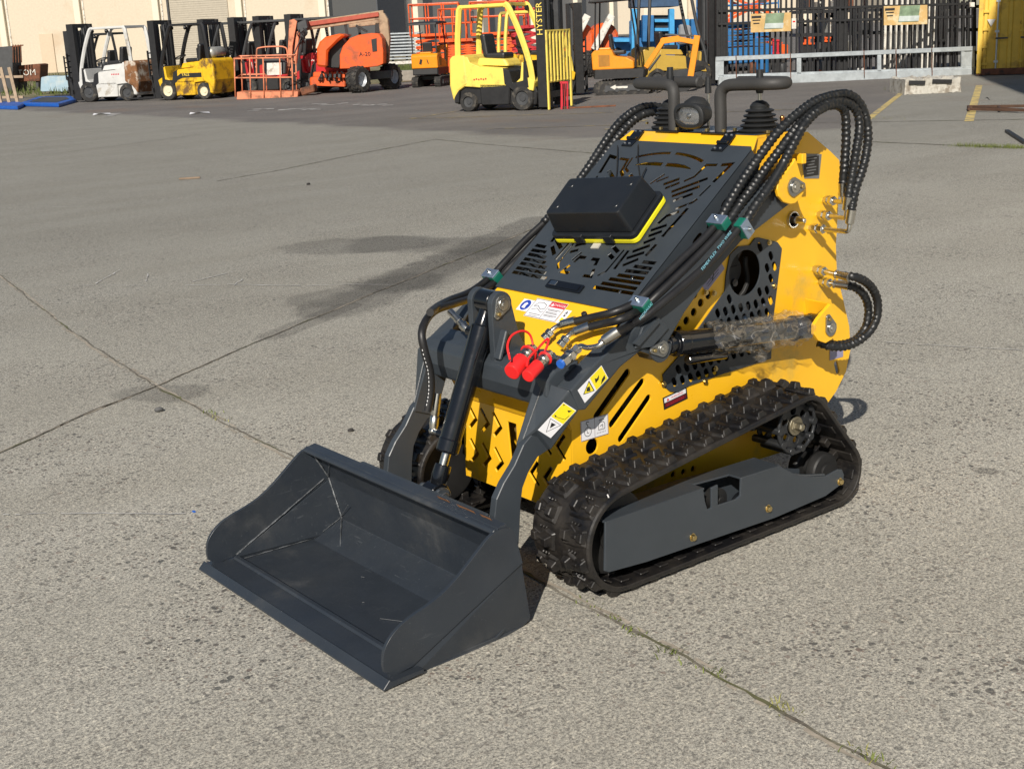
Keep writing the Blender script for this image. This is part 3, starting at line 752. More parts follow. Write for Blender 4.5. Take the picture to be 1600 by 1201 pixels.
    for k in range(10):
        a = 2*pi*k/10; mb.cyl((sx+.078*cos(a), .345, sz+.078*sin(a)), (sx+.078*cos(a), .465, sz+.078*sin(a)), .012, n=10)
        for y in (.36, .44): mb.yplate([(sx+.06*cos(a-.16), sz+.06*sin(a-.16)), (sx+.086*cos(a-.1), sz+.086*sin(a-.1)), (sx+.086*cos(a+.1), sz+.086*sin(a+.1)), (sx+.06*cos(a+.16), sz+.06*sin(a+.16))], y, y+.008)
    mb.tube([V((sx+.082*cos(a), .458, sz+.082*sin(a))) for a in [2*pi*k/36 for k in range(36)]], .006, 8, closed=True)
    mb.cyl((sx, .28, sz), (sx, .45, sz), .034, n=20)
    sp = part('sprocket', fl(mb), mat('sprocket steel', (.03, .032, .035), .4, .4, var=.3), root, .001)
    mb = MB(); mb.lathe((sx, .45, sz), (sx, .50, sz), [(0, .022), (.01, .022), (.01, .014), (.03, .013), (.034, .008)], 6, smooth=False); mb.cyl((sx, .45, sz), (sx, .457, sz), .03)
    part('axle_nut', fl(mb), mat('axle nut steel', (.30, .27, .20), .4, .9, var=.3), sp, .001)
    # track frame
    YO = .500
    top_ = [(946, 815), (1099, 763), (1102, 783), (1106, 796), (1112, 793), (1112, 762), (1122, 757), (1122, 789), (1150, 780), (1157, 774), (1158, 748), (1219, 727), (1226, 732), (1246, 742), (1270, 745), (1290, 744), (1310, 733), (1316, 733), (1319, 741), (1318, 754), (1290, 775), (1211, 809), (1010, 878), (952, 894), (945, 892)]
    lp = xzl(top_, YO); mb = MB(); mb.yplate(lp, YO-.007, YO)
    t0 = [xz(946, 815, YO), xz(1101, 762, YO)]; t1 = [xz(1158, 746.5, YO), xz(1219, 727, YO), xz(1246, 742, YO), xz(1290, 744, YO)]
    mid = [t0[1], t1[0]]
    def sheet(a, b, y0, y1): mb.add([(a[0], y0, a[1]), (b[0], y0, b[1]), (b[0], y1, b[1]), (a[0], y1, a[1]), (a[0], y0, a[1]-.006), (b[0], y0, b[1]-.006), (b[0], y1, b[1]-.006), (a[0], y1, a[1]-.006)], [(0, 1, 2, 3), (7, 6, 5, 4), (0, 4, 5, 1), (1, 5, 6, 2), (2, 6, 7, 3), (3, 7, 4, 0)])
    sheet(t0[0], t0[1], .40, YO-.0005); sheet(mid[0], mid[1], .40, .455); sheet(t1[0], t1[1], .40, YO-.0005)
    mb.yplate([t0[0], t0[1], t1[0], t1[1], t1[2], t1[3], (t1[3][0], .07), (.0, .07), (t0[0][0], .10)], .395, .400)
    f_ = part('track_frame', fl(mb), GRA, root, .002)
    mb = MB(); mb.tube([(q.x, YO-.01, q.z) for q in spline([P(1219, 728, 'y', YO), P(1232, 738, 'y', YO), P(1255, 744, 'y', YO), P(1291, 743, 'y', YO)], 5)], .005, 8)
    part('frame_rim', fl(mb), GRA, f_)
    for a, b in ((1082, 839), (1200, 794), (1312, 752)):
        mb = MB(); q = P(a, b, 'y', YO); q.y = YO; mb.cyl(q, q+Y_*.002, .012, n=16); mb.cyl(q+Y_*.002, q+Y_*.010, .009, n=6, smooth=False)
        part('bolt', fl(mb), GLD, f_, .0005)
    mb = MB(); mb.cyl((t0[1][0]-.09, .44, .16), (t0[1][0]-.09, .47, .16), .035, n=24); mb.cyl((t0[1][0]-.09, .47, .16), (t0[1][0]-.09, .48, .16), .012)
    part('tensioner', fl(mb), DRK, root, .001)
track(1); track(-1)
# hydraulic motor casting between track and body
mb = MB(); mb.box((-.44, .262, .31), (.14, .03, .12)); mb.cyl((-.47, .255, .30), (-.47, .30, .30), .05); part('drive_motor', mb, BLK, LOAD, .006)
# ================================================================== HOSES, FITTINGS, CONTROLS, STICKERS
def hpath(l, n=8):       # list of (px, py, y)
    return spline([P(a, b, 'y', y) for a, b, y in l], n)
def dense(pts, step):
    out = [pts[0]]; 
    for a, b in zip(pts, pts[1:]):
        k = max(1, int((b-a).length/step))
        for i in range(1, k+1): out.append(a.lerp(b, i/k))
    return out
def guarded(pts, r=.0125, par=None):
    mb = MB(); mb.tube(dense(pts, .0042), r, 10, spiral=(.0036, .0165)); return part('hydraulic_hose', mb, GRD, par or LOAD)
def plain(pts, r=.0115):
    mb = MB(); mb.tube(pts, r, 12); return part('hydraulic_hose', mb, RUB, LOAD)
def fitting(base, hose_end, elbow=None, r=.0095):
    mb = MB(); base = V(base); hose_end = V(hose_end)
    mid = V(elbow) if elbow else None
    if mid:
        d = (mid-base).normalized()
        mb.lathe(base, mid, [(0, .012), (.012, .012), (.012, .015), (.028, .015), (.028, .0105), (.036, .0105), (.036, .0155), (.054, .0155), (.056, .010)], 6, smooth=False)
        mb.tube(spline([base+d*.05, mid-d*.03, mid.lerp(hose_end, .06), mid.lerp(hose_end, .55), hose_end], 8), .0075, 10)
        e = (hose_end-mid).normalized(); mb.lathe(hose_end-e*.035, hose_end+e*.012, [(0, .009), (.003, .0135), (.045, .0145)], 14)
    return part('hose_fitting', mb, ZNC, LOAD, .0004)

# --- tower fittings and the three guarded hoses that loop over
def yo(px, py, y): return P(px, py, 'y', y)
def port(px, py, out, ex, ey, hx, hy, hyv):
    b = yo(px, py, SY); m = V((b.x, 0, b.z)); e = yo(ex, ey, SY+out); h = yo(hx, hy, hyv)
    return fitting(b, h, e)
fA = port(1266, 356, .15, 1325, 362, 1330, 333, .415); fB = port(1279, 335, .13, 1321, 341, 1325, 312, .40); fC = port(1288, 312, .10, 1317, 316, 1317, 290, .365)
def yl(l, y0, y1, bend=.5):
    n = len(l); return [(a, b, y0+(y1-y0)*min(1, (i/(n-1))/bend)) for i, (a, b) in enumerate(l)]
hA = yl([(1330, 330), (1337, 295), (1349, 260), (1356, 220), (1353, 185), (1342, 160), (1325, 148), (1305, 149), (1275, 158), (1245, 179), (1215, 207), (1190, 240), (1165, 275), (1145, 307), (1124, 345)], .415, .335, .8)
hB = yl([(1325, 310), (1332, 270), (1338, 235), (1343, 200), (1339, 175), (1325, 162), (1305, 159), (1280, 168), (1260, 184), (1240, 206), (1213, 242), (1192, 270), (1172, 298), (1152, 325), (1136, 350)], .40, .35, .8)
hC = yl([(1317, 285), (1320, 250), (1322, 210), (1320, 176), (1310, 165), (1295, 165), (1277, 174), (1257, 194), (1244, 217), (1228, 248), (1212, 276), (1195, 302), (1180, 322), (1166, 345)], .365, .385, .8)
for h in (hA, hB, hC): guarded(hpath(h))
# smooth lower stretches along the arm; near the slope the points sit a given height over it
def PH(px, py, h): return H(*hp(px, py, h), h)
def mixp(a, b): return spline([P(x, y, 'y', q) for x, y, q in a]+[PH(x, y, h) for x, y, h in b], 8)
plain(mixp([(1124, 345, .335), (1100, 372, .335), (1060, 410, .335), (1020, 448, .335), (990, 474, .325)], [(958, 488, .040), (925, 496, .034), (896, 503, .034)]))
plain(mixp([(1136, 350, .35), (1108, 382, .35), (1066, 424, .352), (1030, 458, .35), (1003, 482, .335)], [(972, 498, .046), (942, 506, .042), (918, 512, .042)]))
plain(mixp([(1166, 345, .385), (1150, 362, .385), (1110, 408, .385), (1070, 444, .387), (1030, 477, .385), (1005, 496, .375), (985, 509, .35)], [(962, 520, .075)]))
def steel(pts, r=.0075, par=LOAD):
    mb = MB(); P0, P1 = V(pts[0]), V(pts[-1]); mb.tube(spline(pts, 6), r, 10)
    d = (V(pts[1])-P0).normalized(); mb.lathe(P0-d*.012, P0+d*.048, [(0, .0145), (.045, .0140), (.05, .010), (.06, .008)], 14)
    d = (P1-V(pts[-2])).normalized(); mb.lathe(P1-d*.032, P1, [(0, .011), (.003, .0145), (.014, .0145), (.016, .011), (.018, .0145), (.032, .0145)], 6, smooth=False)
    return part('hose_fitting', mb, ZNC, par, .0004)
steel([PH(894, 503, .034), PH(880, 507, .034), PH(866, 513, .034), PH(850, 530, .030)])
steel([PH(916, 512, .042), PH(903, 517, .042), PH(888, 525, .040), PH(875, 541, .036)])
steel([PH(960, 521, .075), PH(948, 529, .074), PH(935, 540, .072), PH(918, 543, .070), PH(906, 541, .068), PH(892, 554, .062)])

# --- clamps
def clamp(px, py, y, ang, w=.062, upright=False, yc=0):
    c = P(px, py, 'y', y); root_mb = MB(); top = MB()
    ax_ = HS; n_ = HN; s_ = HU
    if upright: n_, s_ = HU, -HN
    R = Matrix((ax_, s_, n_)).transposed()
    root_mb.box(c-n_*.006, (.034, w, .026), R=R); q = part('hose_clamp', root_mb, GRN, LOAD, .002)
    top.box(c+n_*.0095, (.034, w-.002, .004), R=R)
    t = part('clamp_plate', top, ZNB, q, .0008)
    bb = MB(); bb.cyl(c+n_*.0115, c+n_*.018, .006, n=6, smooth=False); bb.cyl(c+n_*.018, c+n_*.024, .004); part('screw', bb, ZNC, t, .0004)
ZNB = mat('blue zinc', (.33, .42, .55), .35, .8, var=.1, bump=0)
clamp(1122, 346, .345, 0); clamp(1164, 357, .395, 0, .055, True); clamp(999, 474, .345, 0); clamp(768, 430, -.335, 0)

# --- lower loop hoses at the rear cylinder
for (b, m, e, hose) in (((1272, 420, .26), (1300, 427, .345), (1318, 431, .385), [(1318, 431, .385), (1340, 434, .41), (1360, 447, .41), (1371, 470, .41), (1369, 500, .41), (1352, 525, .40), (1325, 540, .385), (1298, 541, .37), (1278, 535, .345)]),
                        ((1281, 439, .26), (1300, 443, .32), (1316, 445, .35), [(1316, 445, .35), (1336, 449, .37), (1351, 463, .38), (1357, 485, .38), (1352, 512, .38), (1335, 532, .375), (1308, 539, .36), (1284, 534, .34)])):
    b_ = yo(*b); mm = yo(*m); ee = yo(*e); mb = MB()
    mb.lathe(b_, mm, [(0, .012), (.014, .012), (.014, .015), (.03, .015), (.03, .0105), (.036, .0105), (.036, .015), (.052, .015), (.054, .008), (.06, .0075)], 6, smooth=False)
    mb.tube([b_.lerp(mm, .4), mm, ee], .0078, 12); d = (ee-mm).normalized(); mb.lathe(ee-d*.03, ee+d*.02, [(0, .009), (.002, .0145), (.006, .0145), (.008, .012), (.05, .0145)], 14)
    part('hose_fitting', mb, ZNC, LOAD, .0004); guarded(hpath(hose), .012)

# --- left side hoses
L1 = hpath([(1046, 192, -.30), (1043, 178, -.31), (1030, 168, -.32), (1010, 167, -.33), (990, 174, -.33), (966, 194, -.33), (944, 224, -.33), (922, 258, -.33), (898, 292, -.33), (872, 325, -.33), (848, 350, -.33)])
L2 = hpath([(1050, 200, -.26), (1046, 186, -.28), (1034, 176, -.29), (1016, 176, -.30), (996, 184, -.31), (974, 204, -.31), (952, 232, -.31), (930, 264, -.31), (906, 298, -.31), (880, 330, -.31), (858, 352, -.31)])
guarded(L1); guarded(L2)
plain(hpath([(850, 348, -.33), (820, 376, -.34), (790, 408, -.34), (765, 434, -.34), (735, 456, -.31), (705, 468, -.25), (685, 478, -.18), (672, 488, -.10)]) )
plain(hpath([(860, 350, -.31), (830, 384, -.32), (802, 412, -.32), (778, 437, -.32), (745, 462, -.28), (712, 474, -.21), (682, 484, -.16), (666, 500, -.12), (659, 522, -.09), (664, 550, -.08), (672, 580, -.08), (673, 612, -.085), (668, 642, -.09)]), .0118)
DSH = mat('hose dashes', (.6, .6, .6), .5, bump=0); dl_ = hpath([(659, 522, -.09), (664, 550, -.08), (672, 580, -.08), (673, 612, -.085), (668, 642, -.09)], 20); mb = MB()
for k in range(4, len(dl_)-6, 4):
    a_, b_ = dl_[k], dl_[k+2]; vv = (CAM-a_).normalized(); tt_ = (b_-a_).normalized(); n_ = (vv-tt_*vv.dot(tt_)).normalized(); n_ = (n_+tt_.cross(n_)*.55).normalized()
    mb.bar(a_+n_*.0119, b_+n_*.0119, .0022, .0008, up=n_)
part('hose_print', mb, DSH, LOAD)

# --- quick couplers with red dust caps
CP = bpy.data.objects.new('quick_coupler', None)
def coupler(tip, tail, rcap, cap):
    root = bpy.data.objects.new('quick_coupler', None); COL.objects.link(root); root.parent = LOAD
    a = V(tip); b = V(tail); d = (b-a).normalized(); L = (b-a).length
    mb = MB(); mb.lathe(a, b, [(0, rcap*.7), (.02, rcap*.7), (.02, rcap*.86), (L*.45, rcap*.86), (L*.45, rcap*.75), (L*.5, rcap*.75), (L*.5, rcap*.92), (L*.82, rcap*.92), (L*.84, rcap*.6), (L, rcap*.55)], 24); part('body', mb, ZNC, root, .0005)
    if cap:
        mb = MB(); mb.lathe(a-d*.030, a+d*.028, [(0, rcap*.94), (.002, rcap), (.05, rcap*1.02), (.058, rcap*1.02)], 28); part('dust_cap', mb, RED, root, .0015)
        mb = MB(); q = a+d*L*.7; x = d.orthogonal().normalized(); y = d.cross(x); mb.tube([q+(x*cos(t)+y*sin(t))*rcap*1.0 for t in [2*pi*k/24 for k in range(24)]], .003, 8, closed=True); part('cap_ring', mb, RED, root)
    return root
c1_ = coupler(P(808, 572, 'x', .44), P(834, 543, 'x', .36), .0225, True)
c2_ = coupler(P(833, 579, 'x', .43), P(860, 551, 'x', .345), .0175, True)
mb = MB(); mb.tube(hpath([(797, 562, .29), (793, 540, .27), (800, 524, .25), (816, 517, .24), (828, 523, .24), (834, 543, .25)], 10), .0032, 8); part('cap_strap', mb, RED, c1_)
mb = MB(); mb.tube(hpath([(823, 573, .32), (826, 560, .31), (840, 545, .29), (852, 532, .28), (857, 530, .28), (855, 540, .28), (850, 552, .28)], 10), .0034, 8); part('cap_strap', mb, RED, c2_)
r3 = bpy.data.objects.new('quick_coupler', None); COL.objects.link(r3); r3.parent = LOAD
a = P(877, 568, 'x', .375); b = P(893, 554, 'x', .33); d = (b-a).normalized(); mb = MB(); mb.lathe(a, b, [(0, .013), (.0, .017), (.022, .017), (.024, .014), (.030, .014), (.030, .019), (.045, .019)], 6, smooth=False); part('body', mb, ZNC, r3, .0006)
mb = MB(); mb.lathe(a-d*.006, a+d*.012, [(0, .010), (.0, .0125), (.018, .0125)], 16); part('plug', mb, BLU, r3, .0005)
# bracket plate that holds the couplers
mb = MB(); mb.prism([(-.02, .0), (.20, .0), (.205, .015), (.18, .035), (.13, .038), (.02, .02)], (.30, .07, .605), Y_, V((-.35, 0, 1)).normalized(), X_, .008); part('coupler_bracket', mb, GRA, LOAD, .002)

# --- handlebars
def handle(s):
    mb = MB(); b = V((-.53, s*.10, 1.155)); r = .0185
    l = [b, b+V((0, 0, .06)), b+V((0, 0, .115)), b+V((-.004, s*.012, .135)), b+V((-.006, s*.035, .143)), b+V((-.01, s*.10, .145)), b+V((-.014, s*.165, .146)), b+V((-.035, s*.195, .146)), b+V((-.065, s*.198, .146)), b+V((-.09, s*.17, .146)), b+V((-.10, s*.08, .146)), b+V((-.10, s*-.02, .146))]
    mb.tube(spline(l, 7), r, 20); h = part('handlebar', mb, FOAM, LOAD, .004)
    mb = MB(); mb.box(b+V((0, 0, .002)), (.075, .10, .006)); part('base_plate', mb, BLK, h, .001)
    for k, (dx, dy) in enumerate(((.025, .035), (.025, -.035), (-.025, .035), (-.025, -.035))):
        mb = MB(); mb.cyl(b+V((dx, dy, .005)), b+V((dx, dy, .014)), .007, n=6, smooth=False); part('bolt', mb, GLD, h, .0005)
handle(1); handle(-1)
# --- joysticks with rubber boots
def joystick(base, top_h, lean):
    base = V(base); root = bpy.data.objects.new('joystick', None); COL.objects.link(root); root.parent = LOAD
    mb = MB(); pr = [(0, .060)]; z = 0
    radii = [.062, .057, .052, .047, .041]
    for k, r in enumerate(radii):
        z0 = .002+k*.0145; pr += [(z0, r), (z0+.004, r+.0035), (z0+.007, r), (z0+.010, r-.012), (z0+.013, r-.012)]
    pr += [(.078, .030), (.088, .022), (.094, .010)]
    mb.lathe(base, base+Z_, pr, 28); part('rubber_boot', mb, BLM, root)
    t = base+V((lean[0], lean[1], top_h)); mb = MB(); mb.cyl(base+Z_*.08, base.lerp(t, .72)+Z_*.0, .0055); part('rod', mb, ZNC, root)
    mb = MB(); a = base.lerp(t, .62); mb.lathe(a, t, [(0, .010), (.01, .013), (.05, .011), ((t-a).length, .0105)], 14); part('grip', mb, BLM, root)
joystick((-.60, .195, 1.155), .185, (0, 0)); joystick((-.60, -.185, 1.155), .195, (0, .0))
# middle thin lever
m0 = P(1107, 195, 'x', -.58); m0.z = 1.155; mb = MB(); mb.cyl(m0, m0+Z_*.13, .0045); lv = part('lever', mb, ZNC, LOAD)
mb = MB(); mb.cyl(m0+Z_*.115, m0+Z_*.165, .0105, .0085, n=14); part('grip', mb, BLM, lv, .001)
# brass cap behind the right boot
q = P(1222, 184, 'x', -.66); mb = MB(); mb.ball(q, .008, 12); mb.cyl(q-Z_*.03, q, .006); part('knob', mb, mat('copper cap', (.6, .3, .12), .3, 1), LOAD)
# small bolts along the deck edge
for a, b in ((1011, 194), (1245, 207), (1090, 195), (1200, 208)):
    q = P(a, b, 'z', 1.158); mb = MB(); mb.cyl(q, q+Z_*.008, .006, n=6, smooth=False); part('bolt', mb, GLD, LOAD)
# --- headlight
hc = P(1078, 181, 'x', -.495); hd = V((1, .05, -.12)).normalized(); R_ = Matrix((hd, hd.cross(UPZ).normalized()*-1, UPZ)).transposed()
root = bpy.data.objects.new('headlight', None); COL.objects.link(root); root.parent = LOAD
def oval(a, b, n=28): return [(a*cos(2*pi*k/n)*(1 if abs(cos(2*pi*k/n)) < .0 else 1), b*sin(2*pi*k/n)) for k in range(n)]
sd_ = V((0, 1, 0)); upv = hd.cross(sd_)*-1; upv = upv if upv.z > 0 else -upv
def oshell(mb, rings, mi=0):
    n = 32; vs = []
    for t, a, b in rings:
        for k in range(n):
            q = 2*pi*k/n; ca, sa = cos(q), sin(q); ex = .75
            vs.append(hc+hd*t*1.2+sd_*(1.2*a*math.copysign(abs(ca)**ex, ca))+upv*(1.02*b*math.copysign(abs(sa)**ex, sa)))
    fs = [(i*n+k, i*n+(k+1) % n, (i+1)*n+(k+1) % n, (i+1)*n+k) for i in range(len(rings)-1) for k in range(n)]
    fs += [tuple(range(n)), tuple(range((len(rings)-1)*n, len(rings)*n))]
    mb.add(vs, fs, mi, True)
mb = MB(); oshell(mb, [(-.06, .025, .015), (-.045, .038, .028), (-.015, .050, .037), (.006, .053, .040), (.010, .048, .035), (.010, .041, .028), (.003, .040, .027)]); part('housing', mb, BLM, root)
mb = MB(); oshell(mb, [(.0031, .040, .027), (.0035, .0395, .0265)]); part('reflector', mb, mat('reflector', (.42, .43, .45), .22, .8, var=.3, bump=.8, bscale=40), root)
_g = NT('lamp glass'); _a = _g.n('ShaderNodeBsdfTransparent'); _b = _g.n('ShaderNodeBsdfGlossy'); _b.inputs['Roughness'].default_value = .04; _m = _g.n('ShaderNodeMixShader'); _m.inputs[0].default_value = .12
_g.L(_a.outputs[0], _m.inputs[1]); _g.L(_b.outputs[0], _m.inputs[2]); _g.L(_m.outputs[0], _g.out.inputs[0]); gm = _g.m
mb = MB(); oshell(mb, [(.004, .0405, .0275), (.008, .036, .024), (.011, .022, .014), (.012, .004, .003)]); part('lens', mb, gm, root)
mb = MB(); mb.lathe(hc+hd*.002, hc+hd*.010, [(0, .009), (.006, .008), (.008, .004)], 16); part('bulb', mb, SLV, root)
mb = MB(); mb.box(hc-hd*.03-upv*.042, (.05, .05, .006)); part('mount', mb, BLM, root, .001); mb = MB(); mb.lathe(hc-hd*.035+upv*.02, hc-hd*.045+upv*.045, [(0, .045), (.012, .04), (.03, .02)], 18); part('rear_cover', mb, BLM, root, .001)
# cables: two thin leads dropping over the hood to the case
for l in ([(965, 228), (966, 250), (963, 275), (958, 300)], [(997, 226), (998, 255), (999, 278), (992, 305)], [(1010, 262), (1004, 280), (1001, 300)]):
    pts = []
    for i, (a, b) in enumerate(l):
        u, v = hp(a, b, .012); pts.append(H(u, v, .012+.006*(i % 2)))
    mb = MB(); mb.tube(spline(pts, 6), .0022, 6); part('cable', mb, BLM, LOAD)

# --- stickers
def quad(mb, O, U, W, u0, v0, u1, v1, mi, h): mb.add([O+U*a+W*b+U.cross(W)*h for a, b in ((u0, v0), (u1, v0), (u1, v1), (u0, v1))], [(0, 1, 2, 3)], mi)
SM = [WHT, SYE, SRE, SBL, INK, BRN]
def poly(mb, O, U, W, pts, mi, h): mb.add([O+U*a+W*b+U.cross(W)*h for a, b in pts], [tuple(range(len(pts)))], mi)
def linest(mb, O, U, W, pts, w, mi, h): 
    for a, b in zip(pts, pts[1:]): poly(mb, O, U, W, stroke([a, b], w), mi, h)
# danger label on the yellow slope: blue disc, drawing, DANGER block
def hO(px, py, h=-.003):
    u, v = hp(px, py, h); return H(u, v, h), u, v
Oc, u0, v0 = hO(855, 485); U_, W_ = HU, -HS
w_, h_ = .105, .042
sm = MB(); quad(sm, Oc, U_, W_, -w_-.045, -h_-.004, w_+.03, h_+.0, 0, .0006)
sm = MB()
quad(sm, Oc, U_, W_, -.13, -.020, -.078, .025, 0, .0006); poly(sm, Oc, U_, W_, circ(-.104, .003, .020, 24), 3, .0010); poly(sm, Oc, U_, W_, [(-.114, -.008), (-.098, -.010), (-.095, .008), (-.104, .014), (-.112, .008)], 0, .0014); poly(sm, Oc, U_, W_, [(-.099, -.005), (-.091, -.002), (-.092, .008), (-.098, .006)], 3, .0017)
part('warning_label', sm, SM, LOAD, label='small square safety label with a blue disc')
sm = MB(); quad(sm, Oc, U_, W_, -.078, -.036, .066, .036, 0, .0008)
linest(sm, Oc, U_, W_, [(-.076, -.034), (.064, -.034), (.064, .034), (-.076, .034), (-.076, -.034)], .0014, 4, .0012); linest(sm, Oc, U_, W_, [(-.006, -.034), (-.006, .034)], .0012, 4, .0012)
quad(sm, Oc, U_, W_, -.004, .014, .064, .033, 2, .0013); poly(sm, Oc, U_, W_, [(-.001, .018), (.013, .018), (.006, .030)], 0, .0016)
text_mb(sm, 'DANGER', Oc+U_*.038+W_*.0235, U_, W_, .0125, 0, .0017)
for k in range(3): linest(sm, Oc, U_, W_, [(.000, .005-.011*k), (.057-.008*(k % 2), .005-.011*k)], .0016, 4, .0012); linest(sm, Oc, U_, W_, [(.002, .001-.011*k), (.045+.008*(k % 2), .001-.011*k)], .0012, 4, .0012)
linest(sm, Oc, U_, W_, [(-.066, .006), (-.055, .022), (-.035, .024), (-.018, .018), (-.014, .004), (-.03, -.002), (-.05, .010), (-.066, .006)], .0016, 4, .0012)
linest(sm, Oc, U_, W_, [(-.066, -.008), (-.045, .0), (-.02, -.012), (-.012, -.006)], .0014, 4, .0012); linest(sm, Oc, U_, W_, [(-.064, -.022), (-.014, -.022)], .0016, 4, .0012); linest(sm, Oc, U_, W_, [(-.060, -.029), (-.02, -.029)], .0012, 4, .0012)
part('warning_label', sm, SM, LOAD, label='white label with a red DANGER heading')
sm = MB(); quad(sm, Oc, U_, W_, .068, -.036, .098, .016, 0, .0006); linest(sm, Oc, U_, W_, [(.080, .0), (.084, .010), (.088, .0)], .003, 4, .001); poly(sm, Oc, U_, W_, circ(.084, -.006, .004, 10), 4, .001); poly(sm, Oc, U_, W_, [(.077, -.028), (.089, -.028), (.091, -.016), (.079, -.014)], 1, .001)
part('warning_label', sm, SM, LOAD)
# arm stickers
def armlabel(pxs, y, ysel):
    c = [P(a, b, 'y', y) for a, b in pxs]      # bottom-left, bottom-right, top-right, top-left along the arm
    sm = MB(); O = (c[0]+c[1]+c[2]+c[3])/4; U = ((c[2]-c[1])+(c[3]-c[0])).normalized(); W = Y_.cross(U)*-1; W = -(Y_.cross(U)) if (U.cross(-(Y_.cross(U)))).y > 0 else Y_.cross(U)
    L = ((c[2]-c[1]).length+(c[3]-c[0]).length)/4; B = ((c[1]-c[0]).length+(c[2]-c[3]).length)/4
    return sm, O, U, W, L, B
sm, O, U, W, L, B = armlabel([(902, 609), (914, 630), (950, 590), (940, 571)], .3606, 0)
quad(sm, O, U, W, -L, -B, L, B, 0, .0004); quad(sm, O, U, W, .0, -B*.94, L*.96, B*.94, 1, .0008); poly(sm, O, U, W, [(-L*.85, 0), (-.006, -B*.8), (-.006, B*.8)], 4, .0008); poly(sm, O, U, W, [(-L*.76, 0), (-.009, -B*.66), (-.009, B*.66)], 1, .0011)
poly(sm, O, U, W, [(-.03, .0), (-.018, -.009), (-.013, .004), (-.022, .008)], 4, .0014); poly(sm, O, U, W, [(.008, -.004), (.022, -.002), (.03, .008), (.018, .004), (.012, .01)], 4, .0011); poly(sm, O, U, W, [(.02, -.02), (.042, -.016), (.044, -.006), (.03, -.010)], 4, .0011)
part('warning_label', sm, SM, LOAD, label='yellow and white hazard label nearest the lift cylinder')
sm, O, U, W, L, B = armlabel([(841, 670), (860, 684), (900, 640), (880, 628)], .3606, 0)
O = P(870, 656, 'y', .325); tu = (P(890, 633, 'y', .345)-P(850, 677, 'y', .295)).normalized()
# lies on the inward-bent knee face
kA, kB = V((.335, .3585, .562)), V((.398, .287, .452)); kC = V((.290, .3585, .487))
kn = (kB-kA).cross(kC-kA).normalized(); kn = kn if kn.y > 0 else -kn
def K(px, py): d = ray(px, py); return CAM+d*((kA-CAM).dot(kn)/d.dot(kn))
c = [K(841, 670), K(860, 684), K(900, 641), K(880, 628)]
O = (c[0]+c[1]+c[2]+c[3])/4+kn*.0012; U = (c[2]-c[1]).normalized(); W = kn.cross(U); L = (c[2]-c[1]).length/2; B = (c[1]-c[0]).length/2
sm = MB(); quad(sm, O, U, W, -L, -B, L, B, 0, .0004); quad(sm, O, U, W, .0, -B*.94, L*.96, B*.94, 1, .0008); linest(sm, O, U, W, [(-L*.85, 0), (-.006, -B*.8), (-.006, B*.8), (-L*.85, 0)], .0013, 4, .0008)
poly(sm, O, U, W, [(-.03, .0), (-.012, -.006), (-.014, .008), (-.022, .004)], 4, .0012); linest(sm, O, U, W, [(.006, .012), (.014, -.016), (.03, -.018)], .0014, 4, .0011); poly(sm, O, U, W, [(.004, .012), (.010, .010), (.010, .018)], 4, .0011); poly(sm, O, U, W, [(.036, -.010), (.046, -.014), (.040, -.002)], 4, .0011); poly(sm, O, U, W, [(.044, .016), (.050, .014), (.048, .020)], 4, .0011)
part('warning_label', sm, SM, LOAD, label='yellow and white hazard label nearest the bucket')
# hook label on the side
sm, O, U, W, L, B = armlabel([(908, 663), (909, 686), (950, 674), (949, 651)], SY+.0006, 0)
O = P(929, 668, 'y', SY+.001); L = abs(P(908, 670, 'y', SY).x-P(951, 660, 'y', SY).x)/2; U = -X_; W = Z_; B = .030
U = -X_; W = Z_; nrm = U.cross(W)
quad(sm, O, U, W, -L, -B, L, B, 0, .0004); linest(sm, O, U, W, [(-L*.97, -B*.96), (L*.97, -B*.96), (L*.97, B*.96), (-L*.97, B*.96), (-L*.97, -B*.96)], .0012, 5, .0008); linest(sm, O, U, W, [(0, -B), (0, B)], .0010, 5, .0008)
linest(sm, O, U, W, [(-L*.5+.013*cos(t), -.006+.013*sin(t)) for t in [2*pi*k/20 for k in range(21)]], .0016, 4, .0010); linest(sm, O, U, W, [(-L*.5, .006), (-L*.5, .014), (-L*.5-.006, .018), (-L*.5-.004, .024), (-L*.5+.005, .022)], .0022, 4, .0010); linest(sm, O, U, W, [(-L*.5-.002, -.002), (-L*.5-.002, -.010), (-L*.5+.004, -.010)], .0014, 4, .001)
linest(sm, O, U, W, [(L*.5-.012, -.010), (L*.5-.012, .006), (L*.5-.006, .012), (L*.5+.006, .012), (L*.5+.012, .006), (L*.5+.012, -.010), (L*.5-.012, -.010)], .0016, 4, .0010); linest(sm, O, U, W, [(L*.5-.010, .018), (L*.5+.010, .018)], .002, 4, .0010); linest(sm, O, U, W, [(L*.5-.006, .0), (L*.5+.004, .004), (L*.5+.004, -.006)], .0016, 4, .0010)
for k in range(6): linest(sm, O, U, W, [(L*.5-.016+k*.006, -.016), (L*.5-.018+k*.006, -.020)], .0012, 4, .001)
part('warning_label', sm, SM, LOAD, label='white label with a hook pictogram')
